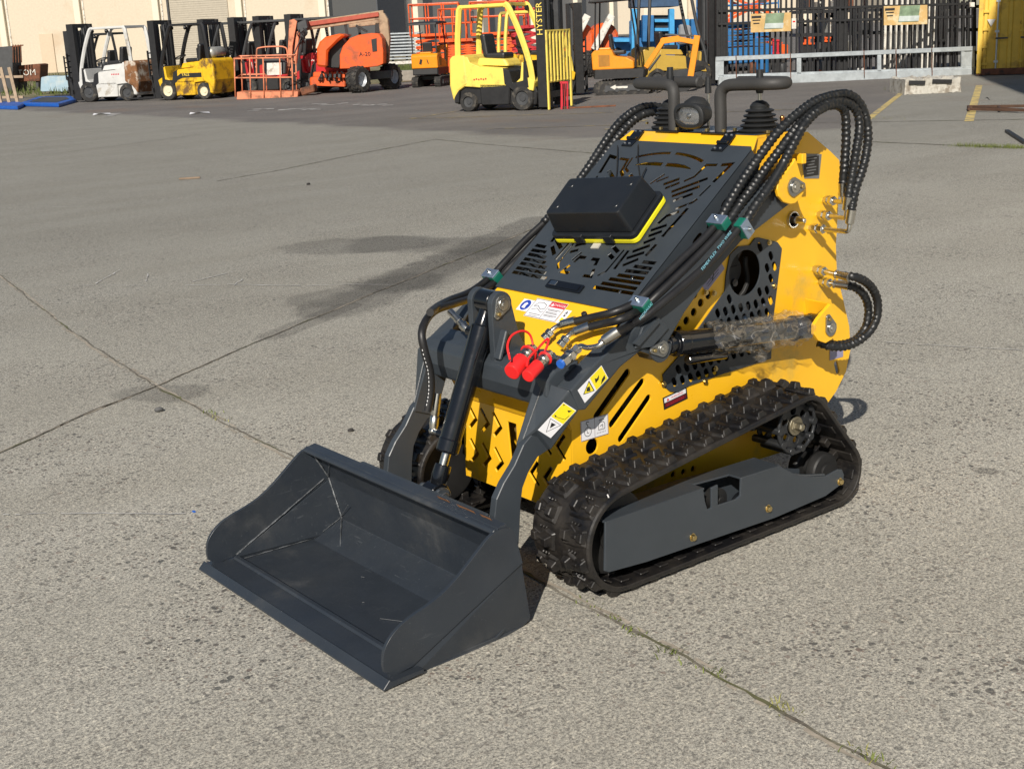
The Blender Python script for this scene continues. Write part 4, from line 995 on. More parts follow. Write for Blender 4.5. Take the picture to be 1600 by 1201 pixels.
# small red and maroon plate under the vent panel
O = P(1055, 622, 'y', SY+.001); sm = MB(); sl = (P(1074, 610, 'y', SY)-P(1036, 628, 'y', SY)); U = V((sl.x, 0, sl.z)).normalized(); W = Y_.cross(U); W = W if W.z > 0 else -W
Lh = sl.length/2*.98; quad(sm, O, U, W, -Lh, -.019, Lh, .019, 4, .0004); quad(sm, O, U, W, -Lh*.9, -.014, Lh*.9, -.001, 5, .0008); quad(sm, O, U, W, -Lh*.9, .001, Lh*.9, .015, 0, .0008)
text_mb(sm, 'WARNING', O+U*.008+W*.0075, U, W, .0105, 2, .0012); poly(sm, O, U, W, [(-Lh*.72, .003), (-Lh*.5, .003), (-Lh*.61, .013)], 2, .0012)
for k in range(3): linest(sm, O, U, W, [(-Lh*.8, -.0045-.0035*k), (Lh*.7, -.0045-.0035*k)], .0007, 2, .0011)
part('warning_label', sm, SM, LOAD, label='small dark plate with a red warning heading')
# sticker near the rear lower corner and one behind the arm
sm = MB(); O = P(1307, 550, 'y', SY+.001); quad(sm, O, -X_, Z_, -.035, -.022, .035, .022, 3, .0004)
SM2 = [WHT, SYE, SRE, mat('sticker violet grey', (.25, .24, .36), .4, var=.05, bump=0), INK, BRN]
quad(sm, O, -X_, Z_, -.02, .006, .024, .014, 0, .0009); part('warning_label', sm, SM2, LOAD, label='violet label near the rear lower corner')
sm = MB(); O = P(1113, 430, 'y', SY+.001); U = V((-.8, 0, .6)).normalized(); W = V((.6, 0, .8)); W = Y_.cross(U); W = W if W.z > 0 else -W
quad(sm, O, U, W, -.05, -.022, .05, .022, 3, .0004)
for k in range(4): linest(sm, O, U, W, [(-.035, .012-.008*k), (.03-.006*(k % 2), .012-.008*k)], .0018, 4, .0008)
linest(sm, O, U, W, [(-.01, -.012), (.01, .004), (.0, .012), (-.014, .0)], .004, 4, .0010)
part('warning_label', sm, SM2, LOAD)
# printed marks on the outer hose
hm = MB()
for (a, b, y, t_, sz) in ((1120, 393, .398, 'TEMEX FLEX  TWO WIRE', .017), (1010, 487, .398, 'HYDRAULIC', .014)):
    O = P(a, b, 'y', y); text_mb(hm, t_, O+HN*.003, -HS, HN, sz*.8, 0, .0005)
part('hose_print', hm, INKB, LOAD)

# ------------------------------------------------------------ black and yellow case on the hood (a thing of its own)
cu, cv = -.028, .352
CASE = thing('storage_case', 'black plastic case with bright yellow rim lying on the sloping hood', 'case')
ang = radians(-7); CU = (HU*cos(ang)+HS*sin(ang)); CS_ = HN.cross(CU); CS_ = CS_ if CS_.dot(HS) > 0 else -CS_
def rr3(mb, a, b, r, h0, h1, s1=1, off=(0, 0), mi=0):
    lo = rrect(-a, -b, a, b, r, 5); n = len(lo); O = H(cu, cv, 0)
    hi = [(x*s1+off[0], y*s1+off[1]) for x, y in lo]
    vs = [O+CU*x+CS_*y+HN*h0 for x, y in lo]+[O+CU*x+CS_*y+HN*h1 for x, y in hi]
    mb.add(vs, [tuple(range(n)), tuple(range(n, 2*n))]+[(i, (i+1) % n, n+(i+1) % n, n+i) for i in range(n)], mi)
YCS = mat('case yellow plastic', (.80, .72, .02), .4, var=.03, bump=.03)
CBL = mat('case black plastic', (.012, .014, .017), .36, var=.1, bump=.05, bscale=400)
mb = MB(); rr3(mb, .172, .094, .02, .006, .022); part('rim', mb, YCS, CASE, .003, seg=2)
mb = MB(); rr3(mb, .172, .094, .02, .0225, .040); rr3(mb, .160, .082, .012, .040, .118, .93); part('lid', mb, CBL, CASE, .004, seg=2)
for x in (-.05, .07):
    mb = MB(); O = H(cu, cv, 0); mb.box(O+CU*x+CS_*.097+HN*.028, (.035, .010, .03), R=Matrix((CU, CS_, HN)).transposed()); lt = part('latch', mb, CBL, CASE, .002)
for x in (-.12, .12):
    for y in (-.045, .045): 
        mb = MB(); O = H(cu, cv, 0); mb.lathe(O+CU*x+CS_*y+HN*.1178, O+CU*x+CS_*y+HN*.1195, [(0, .012), (.0017, .0105)], 16); part('foot', mb, CBL, CASE)
mb = MB(); mb.box(H(cu, cv, 0)+CU*.01+CS_*.105+HN*.006, (.03, .02, .004), R=Matrix((CU, CS_, HN)).transposed()); part('tab', mb, mat('grey tab', (.4, .38, .33), .6), CASE)
# ================================================================== GROUND
def ground_mat():
    t = NT('exposed aggregate and asphalt'); co = t.coord()
    sx = t.n('ShaderNodeSeparateXYZ'); t.L(co, sx.inputs[0]); x, y = sx.outputs[0], sx.outputs[1]
    big = t.noise(co, .55, 5, .6); mid = t.noise(co, 5, 5, .6); fine = t.noise(co, 120, 5, .85); vf = t.noise(co, 300, 3, .8)
    near = t.mix(t.ramp(big, .3, .7), (.412, .396, .346), (.505, .488, .430))
    # distance across the slabs: greyer far off, own tint plus view-dependent light put into colour
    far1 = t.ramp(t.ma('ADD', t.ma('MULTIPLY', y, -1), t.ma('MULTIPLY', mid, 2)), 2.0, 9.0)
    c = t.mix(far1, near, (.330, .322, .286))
    fx = t.ma('ADD', x, t.ma('MULTIPLY', t.ma('SUBTRACT', t.noise(co, .5, 3), .5), 1.2))
    # asphalt beyond the concrete slabs
    lin = t.ma('ADD', x, t.ma('MULTIPLY', t.ma('MAXIMUM', t.ma('ADD', y, 11.0), 0), .92))
    lin = t.ma('ADD', lin, t.ma('MULTIPLY', t.ma('SUBTRACT', t.noise(co, .8, 4), .5), 1.0))
    asph = t.ramp(lin, -9.3, -9.75)
    rc = t.ramp(t.ma('SUBTRACT', t.ma('MULTIPLY', x, -.512), t.ma('MULTIPLY', y, -.859)), -.9, -.6)   # concrete pad on the right
    sd2 = t.ma('ADD', t.ma('MULTIPLY', t.ma('ADD', x, 13.24), -.523), t.ma('MULTIPLY', t.ma('ADD', y, 8.87), .852))
    rc = t.ramp(t.ma('ADD', sd2, t.ma('MULTIPLY', big, .2)), .05, .15)
    asph = t.ma('MULTIPLY', asph, t.ma('SUBTRACT', 1, t.ma('MULTIPLY', rc, .95)))
    ac = t.mix(t.ramp(big, .35, .65), (.178, .168, .160), (.23, .215, .20))
    c = t.mix(asph, c, ac)
    # large soft tone changes, streaks
    c = t.mix(t.ramp(t.noise(t.coord((.25, 1.3, 1)), 1.1, 5, .6), .35, .7, 0, .42), c, t.mix(1, c, (.72, .70, .66), 'MULTIPLY'))
    # light and dark grit
    c = t.mix(t.ramp(fine, .50, .58, 0, .85), c, t.mix(1, c, (.34, .34, .35), 'MULTIPLY'))
    c = t.mix(t.ramp(fine, .47, .39, 0, .7), c, t.mix(1, c, (1.75, 1.70, 1.6), 'MULTIPLY'))
    c = t.mix(t.ramp(vf, .5, .60, 0, .7), c, t.mix(1, c, (.42, .42, .42), 'MULTIPLY'))
    med = t.noise(co, 42, 4, .75); c = t.mix(t.ramp(med, .53, .62, 0, .42), c, t.mix(1, c, (.50, .50, .51), 'MULTIPLY')); c = t.mix(t.ramp(med, .46, .37, 0, .5), c, t.mix(1, c, (1.45, 1.42, 1.36), 'MULTIPLY'))
    wide = t.noise(co, 13, 4, .7); c = t.mix(t.ramp(wide, .54, .66, 0, .30), c, t.mix(1, c, (.66, .66, .66), 'MULTIPLY'))
    def pebbles(scale, rad, thr, cols, dist=.35):
        wv = t.n('ShaderNodeVectorMath', operation='ADD'); nz = t.n('ShaderNodeTexNoise'); nz.inputs['Scale'].default_value = scale*.8; t.L(co, nz.inputs['Vector'])
        sc = t.n('ShaderNodeVectorMath', operation='SCALE'); t.L(nz.outputs['Color'], sc.inputs[0]); sc.inputs['Scale'].default_value = dist/scale
        t.L(co, wv.inputs[0]); t.L(sc.outputs[0], wv.inputs[1])
        q = t.n('ShaderNodeTexVoronoi', feature='F1'); t.L(wv.outputs[0], q.inputs['Vector']); q.inputs['Scale'].default_value = scale
        s3 = t.n('ShaderNodeSeparateColor'); t.L(q.outputs['Color'], s3.inputs[0])
        m = t.ma('MULTIPLY', t.ramp(t.ma('ADD', q.outputs['Distance'], t.ma('MULTIPLY', s3.outputs[1], rad*.5)), rad, rad*.86), t.ma('GREATER_THAN', s3.outputs[0], thr))
        return m, t.mix(s3.outputs[2], *cols)
    vis = t.ma('SUBTRACT', 1, t.ma('MULTIPLY', asph, .7))
    patch = t.ramp(t.noise(co, 1.3, 3), .42, .62, .35, 1)
    hgt = fine
    for sc_, rad, thr, cols in ((40, .46, .79, ((.035, .042, .045), (.17, .13, .11))), (70, .5, .58, ((.06, .065, .065), (.22, .17, .14))), (120, .5, .55, ((.10, .10, .10), (.26, .22, .18))), (75, .42, .86, ((.62, .58, .5), (.5, .46, .4)))):
        m, pc = pebbles(sc_, rad, thr, cols); m = t.ma('MULTIPLY', t.ma('MULTIPLY', m, vis), patch)
        c = t.mix(t.ma('MULTIPLY', m, .85), c, pc); hgt = t.ma('ADD', hgt, t.ma('MULTIPLY', m, .6))
    # damp stains: (cx, cy, half length, half width, angle, strength)
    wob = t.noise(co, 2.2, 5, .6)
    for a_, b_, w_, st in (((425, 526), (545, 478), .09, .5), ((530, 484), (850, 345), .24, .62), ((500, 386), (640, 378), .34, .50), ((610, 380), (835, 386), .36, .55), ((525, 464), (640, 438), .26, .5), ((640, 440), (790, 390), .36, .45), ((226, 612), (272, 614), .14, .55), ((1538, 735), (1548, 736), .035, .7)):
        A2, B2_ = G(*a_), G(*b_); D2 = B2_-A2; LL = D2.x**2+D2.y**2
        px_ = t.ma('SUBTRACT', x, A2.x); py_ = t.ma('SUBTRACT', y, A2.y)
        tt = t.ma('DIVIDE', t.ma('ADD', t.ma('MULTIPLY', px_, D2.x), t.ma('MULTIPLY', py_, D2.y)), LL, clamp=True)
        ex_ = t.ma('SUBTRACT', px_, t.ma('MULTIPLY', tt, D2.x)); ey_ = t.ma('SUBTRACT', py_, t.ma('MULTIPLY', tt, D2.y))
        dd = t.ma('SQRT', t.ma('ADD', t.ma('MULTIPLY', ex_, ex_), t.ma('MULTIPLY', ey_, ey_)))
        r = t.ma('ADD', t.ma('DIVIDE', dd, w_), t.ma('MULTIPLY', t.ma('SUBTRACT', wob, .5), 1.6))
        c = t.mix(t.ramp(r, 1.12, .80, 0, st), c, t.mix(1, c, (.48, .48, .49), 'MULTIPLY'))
    # rust bloom on the asphalt
    r = t.ramp(t.noise(t.coord((1, .5, 1)), .45, 4, .6), .60, .72, 0, .45)
    c = t.mix(t.ma('MULTIPLY', r, t.ramp(lin, -7.6, -9.3)), c, (.19, .125, .085))
    t.L(c, t.b.inputs['Base Color']); t.b.inputs['Roughness'].default_value = .85; t.b.inputs['Specular IOR Level'].default_value = .25
    t.bump(hgt, .35, .006); return t.m
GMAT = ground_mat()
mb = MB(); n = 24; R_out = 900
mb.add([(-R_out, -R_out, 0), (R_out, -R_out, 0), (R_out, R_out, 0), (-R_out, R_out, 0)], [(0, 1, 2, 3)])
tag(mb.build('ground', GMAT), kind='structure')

def joint_mat():
    t = NT('joint filler'); co = t.coord(); n = t.noise(co, 14, 5, .7)
    c = t.mix(t.ramp(n, .35, .7), (.075, .065, .052), (.24, .22, .18)); c = t.mix(t.ramp(t.noise(co, 3.1, 3), .52, .62, 0, .8), c, (.085, .09, .028))
    t.L(c, t.b.inputs['Base Color']); t.b.inputs['Roughness'].default_value = .9; t.bump(n, .4, .01); return t.m
JM = joint_mat(); JM2 = mat('chipped joint edge', (.33, .29, .235), .9, var=.3, bump=.5, bscale=60)
def ribbon(pts, w, z, rnd, step=.03, skip=0):
    q = dense([V((a, b, z)) for a, b in pts], step); vs = []; fs = []
    nn = len(q); ph_ = rnd.uniform(0, 9); off = 0
    for i, p in enumerate(q):
        d = (q[min(i+1, nn-1)]-q[max(i-1, 0)]).normalized(); s_ = V((-d.y, d.x, 0)); off = .8*off+rnd.uniform(-.004, .004)
        ww = w*(.55+.5*abs(sin(i*.21+ph_))*rnd.uniform(.5, 1.3)+rnd.uniform(-.15, .25)); vs += [p+s_*(ww/2+off), p-s_*(ww/2-off)]
    for i in range(nn-1):
        if skip and (sin(i*.07+ph_)+rnd.uniform(-.6, .6)) > skip: continue
        fs.append((2*i, 2*i+1, 2*i+3, 2*i+2))
    return vs, fs
rj = random.Random(4)
JO = {'a': [(-.23, -6.45), (.06, -4.55), (.19, -3.4), (.27, -2.62), (.32, -1.85), (.34, -1.0), (.40, .33), (.42, .83), (.455, 1.2), (.49, 1.6), (.55, 2.6)],
      'b': [(2.6, -1.35), (1.12, -2.15), (.68, -2.43), (.26, -2.64), (-.47, -3.08), (-1.83, -3.84), (-2.87, -4.38), (-4.6, -5.35), (-7.5, -6.9)],
      'c': [(-4.0, -10.8), (-4.92, -11.15), (-6.71, -12.1), (-8.53, -12.95)], 'd': [(-8.53, -12.95), (-8.32, -11.44), (-8.19, -9.8), (-8.0, -7.6)],
      'e': [(-4.02, -17.03), (-5.5, -17.6), (-7.4, -18.4)], 'f': [(-12.2, -10.1), (-13.9, -6.9), (-15, -4.8)], 'g': [(-10.56, -7.0), (-10.58, -4.5)]}
mb = MB()
for k, w in (('a', .010), ('b', .010), ('c', .022), ('d', .02), ('e', .02), ('f', .04), ('g', .04)):
    vs, fs = ribbon(JO[k], w, .004, rj); mb.add(vs, fs)
tag(mb.build('ground_joint', JM, merge=False), kind='structure')
mb = MB()
for k in 'ab':
    for s_ in (-.018, .016):
        vs, fs = ribbon([(a+s_*.9, b+s_*.5) for a, b in JO[k]], .012, .0025, rj, skip=-.2); mb.add(vs, fs)
tag(mb.build('chipped_joint_edge', JM2, merge=False), kind='structure')
# painted markings
PNT = mat('worn yellow line paint', (.42, .33, .12), .8, var=.25, dirt=(.17, .155, .14), dirt_amt=.9, dscale=4, bump=.1)
PNT2 = mat('strong yellow line paint', (.55, .42, .15), .8, var=.25, dirt=(.2, .18, .15), dirt_amt=.5, dscale=5, bump=.1)
PNW = mat('chalk white mark', (.45, .44, .42), .85, var=.3, bump=.1)
def line(mb, a, b, w, z=.0045):
    a = V((*a, z)); b = V((*b, z)); d = (b-a).normalized(); s_ = V((-d.y, d.x, 0))*w/2; mb.add([a+s_, a-s_, b-s_, b+s_], [(0, 1, 2, 3)])
mb = MB()
for a, b in (((640, 186), (960, 176)), ((640, 186), (722, 173)), ((760, 202), (960, 196)), ((945, 203), (1010, 188)), ((1115, 176), (1240, 171))):
    line(mb, G(*a).xy, G(*b).xy, .07)
mk = mb.build('line_marking', PNT, merge=False); tag(mk, kind='structure')
mb = MB(); line(mb, G(1356, 187).xy, G(1411, 144).xy, .10); line(mb, G(1514, 190).xy, G(1530, 134).xy, .12); tag(mb.build('line_marking', PNT2, merge=False), kind='structure')
mb = MB()
for a, b, w in (((80, 447), (230, 447), .006), ((290, 446), (345, 446), .009), ((355, 445), (470, 447), .012), ((480, 447), (560, 445), .008), ((560, 445), (620, 446), .006), ((150, 444), (188, 422), .012), ((228, 440), (232, 428), .01), ((300, 441), (365, 425), .012), ((365, 447), (380, 437), .009), ((1385, 536), (1600, 548), .007), ((95, 804), (290, 804), .006), ((5, 805), (90, 803), .006), ((130, 323), (0, 326), .01), ((180, 272), (210, 272), .01)):
    v_, f_ = ribbon([tuple(G(*a).xy), tuple(G(*b).xy)], w, .0045, rj, step=.02, skip=.9); mb.add(v_, f_)
tag(mb.build('scratch_mark', PNW, merge=False), kind='structure')
mb = MB()
for x0, x1, y0 in ((385, 490, 172), (485, 600, 164), (160, 170, 180)):
    for k in range(16):
        a = x0+(x1-x0)*random.random(); yy = y0+random.uniform(-2.2, 2.2); line(mb, G(a, yy).xy, G(a+random.uniform(5, 22), yy-.6).xy, random.uniform(.06, .22), .004+k*.0004)
tag(mb.build('salt_stain', PNW, merge=False), kind='structure')

# weeds in the joints
WG = mat('weed green', (.13, .16, .03), .7, var=.5, bump=0); WY_ = mat('weed straw', (.28, .27, .08), .7, var=.4, bump=0)
mb = MB()
def tuft(px, py, n, h, mi=0, spread=.02):
    o = G(px, py)
    for _ in range(n):
        b = o+V((random.gauss(0, spread), random.gauss(0, spread*2), .003)); a = random.uniform(0, 6.28); l = h*random.uniform(.5, 1.2)
        d = V((cos(a), sin(a), 0)); s_ = V((-d.y, d.x, 0))*.0018
        mb.add([b-s_, b+s_, b+d*l*.4+Z_*l*.6+s_*.6, b+d*l*.4+Z_*l*.6-s_*.6, b+d*l+Z_*l*.75], [(0, 1, 2, 3), (3, 2, 4)], mi)
for px, py, n, h, mi, sp in ((925, 945, 12, .010, 0, .012), (955, 965, 18, .010, 0, .012), (985, 988, 20, .013, 0, .012), (1040, 1018, 22, .02, 0, .014), (1070, 1035, 8, .008, 0, .014), (1115, 1052, 18, .018, 0, .012), (1215, 1105, 14, .022, 1, .010), (1250, 1120, 10, .014, 1, .012), (1365, 1188, 22, .018, 0, .014), (1340, 1172, 8, .014, 1, .014),
                             (330, 648, 26, .018, 0, .016), (345, 656, 14, .015, 1, .015), (275, 622, 10, .01, 0, .01), (1412, 142, 60, .12, 0, .14), (1362, 186, 40, .05, 1, .12)):
    tuft(px, py, n, h, mi, sp)
for k in range(240):
    px = 1500+k*.45; tuft(px, 229+random.uniform(-1.2, 1.2)+.03*(px-1500), 3, .05, 0, .05)
tag(mb.build('weeds', [WG, WY_], merge=False), 'low green and straw weeds growing in the concrete joints', 'weeds', kind='stuff')
# a few loose things
def pebble(px, py, r, m, lab):
    mb = MB(); c = G(px, py); mb.ball(c+Z_*r*.5, r, 10, sc=(1.2, .9, .6)); mb.v = [q+V((random.uniform(-1, 1), random.uniform(-1, 1), random.uniform(-1, 1)))*r*.12 for q in mb.v]
    return tag(mb.build('stone', m), lab, 'stone')
ST = mat('stone grey', (.12, .12, .12), .8, var=.4); ST2 = mat('stone dark', (.035, .032, .03), .8, var=.4)
pebble(249, 643, .018, ST, 'small grey stone lying below the crossing of the ground joints')
pebble(548, 674, .012, ST2, 'small dark lump on the concrete left of the loader arm'); pebble(482, 289, .02, ST2, 'dark lump on the far concrete above the damp stain')
mb = MB(); a, b = G(280, 281), G(313, 279); mb.bar(a+Z_*.012, b+Z_*.012, .035, .02); tag(mb.build('wood_scrap', mat('scrap wood', (.22, .16, .11), .8, var=.3, bump=.3), bevel=.003), 'thin brown scrap of wood lying alone on the far left concrete', 'wood')
mb = MB(); a = G(36, 801); mb = MB(); c = G(303, 800); mb.box(c+Z_*.003, (.008, .014, .003)); tag(mb.build('plastic_chip', BLU), 'tiny blue plastic chip on the concrete left of the bucket', 'litter')
for i, (px, py, w, lab) in enumerate(((160, 180, .42, 'white scrap of paper on the asphalt before the white forklift'), (313, 178.5, .46, 'white scrap of paper on the asphalt before the yellow forklift beside the man basket'))):
    mb = MB(); c = G(px, py); mb.add([c+RH*a*w+FH*b*.14+Z_*h for a, b, h in ((-.5, -.5, .01), (.0, -.7, .05), (.5, -.3, .02), (.4, .5, .04), (-.1, .4, .015), (-.5, .3, .05))], [(0, 1, 4, 5), (1, 2, 3, 4)]); tag(mb.build('paper_scrap', WHT), lab, 'litter')
# ================================================================== THE YARD BEHIND
YAWR = atan2(RH.y, RH.x)
class Vw:            # a thing whose local x runs to the right, y away, z up, rooted on the ground
    def __init__(s, name, label, cat, px, py, group=None):
        s.o = G(px, py); s.D = (s.o-CAM).dot(FH); s.t = thing(name, label, cat, s.o, YAWR, group)
    def p(s, px, py, dd=0):
        r = ray(px, py); w = CAM+r*((s.D+dd)/r.dot(FH)); w = w-s.o; return V((w.dot(RH), w.dot(FH), w.z))
    def xz(s, l, dd=0): return [(q.x, q.z) for q in (s.p(a, b, dd) for a, b in l)]
    def slab(s, name, m, l, d0, d1, bev=.02, holes=(), dref=None, par=None, lab=None):
        mb = MB(); dr = d0 if dref is None else dref
        mb.yplate(s.xz(l, dr), d0, d1, [s.xz(h, dr) for h in holes]); return part(name, mb, m, par or s.t, bev, lab)
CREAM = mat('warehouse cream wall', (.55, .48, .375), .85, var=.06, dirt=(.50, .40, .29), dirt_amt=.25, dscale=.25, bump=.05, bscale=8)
CRCOL = mat('cream pilaster', (.66, .60, .48), .8, var=.04)
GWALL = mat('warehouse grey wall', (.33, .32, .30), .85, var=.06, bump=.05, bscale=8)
SHUT = mat('shutter', (.40, .36, .29), .6, var=.08); DOORC = mat('pale door', (.55, .44, .32), .7, var=.04)
ORG = mat('machine orange', (.72, .10, .012), .45, var=.08, dirt=(.35, .08, .03), dirt_amt=.4, dscale=2, bump=0)
SAL = mat('faded salmon paint', (.66, .22, .11), .6, var=.1, dirt=(.25, .1, .05), dirt_amt=.4, dscale=4, bump=0)
FYEL = mat('forklift yellow', (.80, .61, .11), .5, var=.05, dirt=(.45, .36, .08), dirt_amt=.2, dscale=3, bump=0)
FYEL2 = mat('worn forklift yellow', (.70, .42, .01), .5, var=.1, dirt=(.13, .07, .02), dirt_amt=.45, dscale=3, bump=0)
EXO = mat('excavator orange yellow', (.76, .26, .008), .42, var=.06, bump=0)
FWHT = mat('dirty white paint', (.55, .55, .53), .5, var=.08, dirt=(.30, .26, .20), dirt_amt=.15, dscale=3, bump=0)
RUST = mat('rusted counterweight', (.20, .09, .035), .85, var=.3, dirt=(.5, .45, .38), dirt_amt=.45, dscale=5, bump=.3, bscale=30)
RSTB = mat('rusted steel', (.16, .06, .03), .85, var=.3, dirt=(.05, .03, .02), dirt_amt=.4, dscale=6, bump=.2)
FBLK = mat('machine black', (.015, .015, .016), .5, var=.2, bump=0); FGRY = mat('machine dark grey', (.045, .047, .05), .55, var=.2, bump=0)
TYR = mat('tyre rubber', (.022, .021, .020), .8, var=.3, dirt=(.09, .08, .065), dirt_amt=.4, dscale=8, bump=.3, bscale=40)
FRED = mat('forklift red', (.42, .015, .02), .45, var=.1, bump=0); CRIM = mat('bright red steel', (.50, .015, .03), .5, var=.1, bump=0)
FBLU = mat('machine blue', (.02, .13, .32), .45, var=.12, bump=0); PALE = mat('pale blue sheet', (.30, .42, .50), .6, var=.1, dirt=(.45, .5, .5), dirt_amt=.5, dscale=1.5, bump=0)
RIMW = mat('cream rim', (.62, .56, .40), .5, var=.1); GALV = mat('galvanised steel', (.46, .50, .52), .45, .5, var=.15, bump=0)
TANK = mat('gas bottle grey', (.36, .36, .33), .4, .4, var=.2); WPST = mat('white post paint', (.62, .60, .54), .6, var=.15, dirt=(.3, .25, .2), dirt_amt=.4, bump=0)
CYEL = mat('container yellow', (.70, .46, .06), .6, var=.08, dirt=(.35, .2, .05), dirt_amt=.3, dscale=1.5, bump=0)
WOOD = mat('weathered timber', (.36, .27, .18), .85, var=.25, bump=.2); BLUP = mat('ramp blue', (.01, .09, .40), .5, var=.12)
GRYT = mat('grey tank plastic', (.22, .23, .24), .5, var=.15, bump=0)

def wheel(root, x, y, r, w, rim=FGRY, name='wheel', rr=.58):
    wmb = MB(); wmb.lathe((x, y-w/2, r), (x, y+w/2, r), [(0, r*rr), (0, r*.93), (w*.12, r), (w*.88, r), (w, r*.93), (w, r*rr)], 28, caps=False)
    q = part('tyre', wmb, TYR, root)
    m2 = MB(); m2.lathe((x, y-w/2, r), (x, y+w/2, r), [(w*.12, 0.0001), (w*.12, r*.25), (w*.2, r*.3), (w*.16, r*rr*.98), (0, r*rr), (w, r*rr), (w*.84, r*rr*.98), (w*.8, r*.3), (w*.88, r*.25), (w*.88, .0001)], 24, caps=False); part('rim', m2, rim, root)
    return q
def forklift(label, px, py, phi, body, chas, guard, group, s=1.0, cw=None, tank=False, rim=FGRY, back=False, mh=2.05, gh=1.95, rf=.24, rr=.20, num=None, word=None, mast=True, pr=.042, sx=1.0):
    o = G(px, py); t = thing('forklift', label, 'forklift', o, YAWR+radians(phi), group)
    W = .50
    def grp(n): e = bpy.data.objects.new(n, None); COL.objects.link(e); e.parent = t; return e
    for x, r in ((.58, rf), (-.58, rr)):
        for y in (-.41, .41): e = grp('wheel'); wheel(e, x, y, r, .19, rim)
    mb = MB(); mb.yplate([(-.86, .14), (.84, .10), (.88, .34), (.80, .52), (-.86, .56)], -W+.06, W-.06)
    mb.yplate([(-.30, .12), (.30, .12), (.34, .5), (-.32, .52)], -W, W); mb.yplate([(-.88, .16), (-.78, .16), (-.74, .48), (-.88, .52)], -W, W); part('chassis', mb, chas, t, .02)
    # body with seat deck and footwell
    mb = MB(); mb.yplate([(-.90, .50), (-.93, .98), (-.86, 1.03), (-.55, 1.03), (-.50, .92), (-.30, .84), (.18, .80), (.30, .72), (.34, .50), (.82, .36), (.86, .54), (.70, .62), (.66, .86), (.60, .90), (.56, .60), (.38, .46), (-.2, .44)], -W, W)
    part('body', mb, body, t, .03, seg=2)
    mb = MB(); mb.yplate([(-.90, .20), (-.965, .50), (-.945, 1.00), (-.87, 1.06), (-.60, 1.06), (-.56, .52), (-.66, .46), (-.76, .40), (-.84, .30)], -W-.012, W+.012); part('counterweight', mb, cw or body, t, .04, seg=2)
    mb = MB(); mb.yplate([(-.45, .86), (-.42, 1.0), (.16, .96), (.24, .82)], -.30, .30); part('engine_cover', mb, body, t, .04, seg=2)
    mb = MB(); mb.box((-.10, 0, 1.02), (.42, .44, .12)); mb.box((-.33, 0, 1.22), (.12, .42, .44), R=Matrix.Rotation(-.15, 3, 'Y')); part('seat', mb, FBLK, t, .04, seg=2)
    mb = MB(); c = V((.42, 0, 1.12)); u = V((.35, 0, .94)).normalized(); a1 = u.orthogonal().normalized(); a2 = u.cross(a1)
    mb.tube([c+(a1*cos(k*.393)+a2*sin(k*.393))*.15 for k in range(16)], .014, 6, closed=True); mb.bar(c-a1*.14, c+a1*.14, .02, .015); mb.cyl(c, c-u*.3+V((.12, 0, 0)), .02); part('steering_wheel', mb, FBLK, t)
    mb = MB(); mb.yplate([(.22, .50), (.20, .80), (.34, .74), (.40, .52), (.62, .56), (.64, .90), (.70, .92), (.74, .42), (.40, .38)], -W-.004, W+.004); part('foot_well', mb, FBLK, t, .01)
    # overhead guard
    g = grp('overhead_guard'); gy = .44
    for y in (-gy, gy):
        mb = MB(); mb.tube([(-.78, y, .98), (-.76, y, 1.4), (-.70, y, gh-.05), (-.66, y, gh)], pr, 6); mb.v = [V((q.x, q.y, q.z)) for q in mb.v]; part('rear_pillar', mb, guard, g)
        mb = MB(); mb.tube(spline([(.80, y, .50), (.74, y, .90), (.56, y, 1.45), (.36, y, gh-.06), (.28, y, gh)], 4), pr, 6); part('front_pillar', mb, guard, g)
        mb = MB(); mb.bar((-.68, y, gh), (.30, y, gh), .055, .06); part('top_rail', mb, guard, g, .01)
    mb = MB(); mb.bar((.29, -gy, gh+.005), (.29, gy, gh+.005), .06, .06); mb.bar((-.67, -gy, gh+.005), (-.67, gy, gh+.005), .06, .06)
    for k in range(7): mb.bar((-.67, -.33+k*.11, gh+.02), (.29, -.33+k*.11, gh+.02), .022, .03)
    part('roof_bars', mb, guard, g, .004)
    for y in (-.3, .3):
        mb = MB(); mb.lathe((.34, y, gh-.07), (.40, y, gh-.07), [(0, .03), (.02, .05), (.06, .055)], 12); part('work_light', mb, FBLK, g)
    if tank:
        mb = MB(); mb.lathe((-.74, -.34, 1.20), (-.74, .34, 1.20), [(0, .04), (.03, .11), (.08, .15), (.60, .15), (.65, .11), (.68, .04)], 20); q = part('gas_bottle', mb, TANK, t); mb = MB(); mb.box((-.74, 0, 1.06), (.26, .3, .03)); part('bottle_bracket', mb, FBLK, q)
    if mast:
        m = grp('mast'); X = .98
        for y in (-.36, .36): mb = MB(); mb.box((X, y, mh/2+.05), (.20, .11, mh)); part('outer_rail', mb, FBLK, m, .006)
        for y in (-.235, .235): mb = MB(); mb.box((X+.03, y, mh/2+.03), (.15, .10, mh-.06)); part('inner_rail', mb, FGRY, m, .006)
        for z in (.35, 1.1, mh-.0): mb = MB(); mb.box((X, 0, z), (.07, .70, .11)); part('cross_member', mb, FBLK, m, .006)
        for y in (-.13, .13): mb = MB(); mb.cyl((X-.02, y, .15), (X-.02, y, mh-.12), .035, n=12); mb.cyl((X-.02, y, 1.0), (X-.02, y, mh-.05), .03); part('lift_ram', mb, FGRY, m)
        for y in (-.05, .05):
            mb = MB(); mb.box((X+.02, y, 1.15), (.012, .03, 1.6)); part('lift_chain', mb, FBLK, m)
        mb = MB(); mb.box((X+.12, 0, .28), (.05, .96, .12)); mb.box((X+.12, 0, .60), (.05, .96, .10)); part('carriage', mb, FBLK, m, .006)
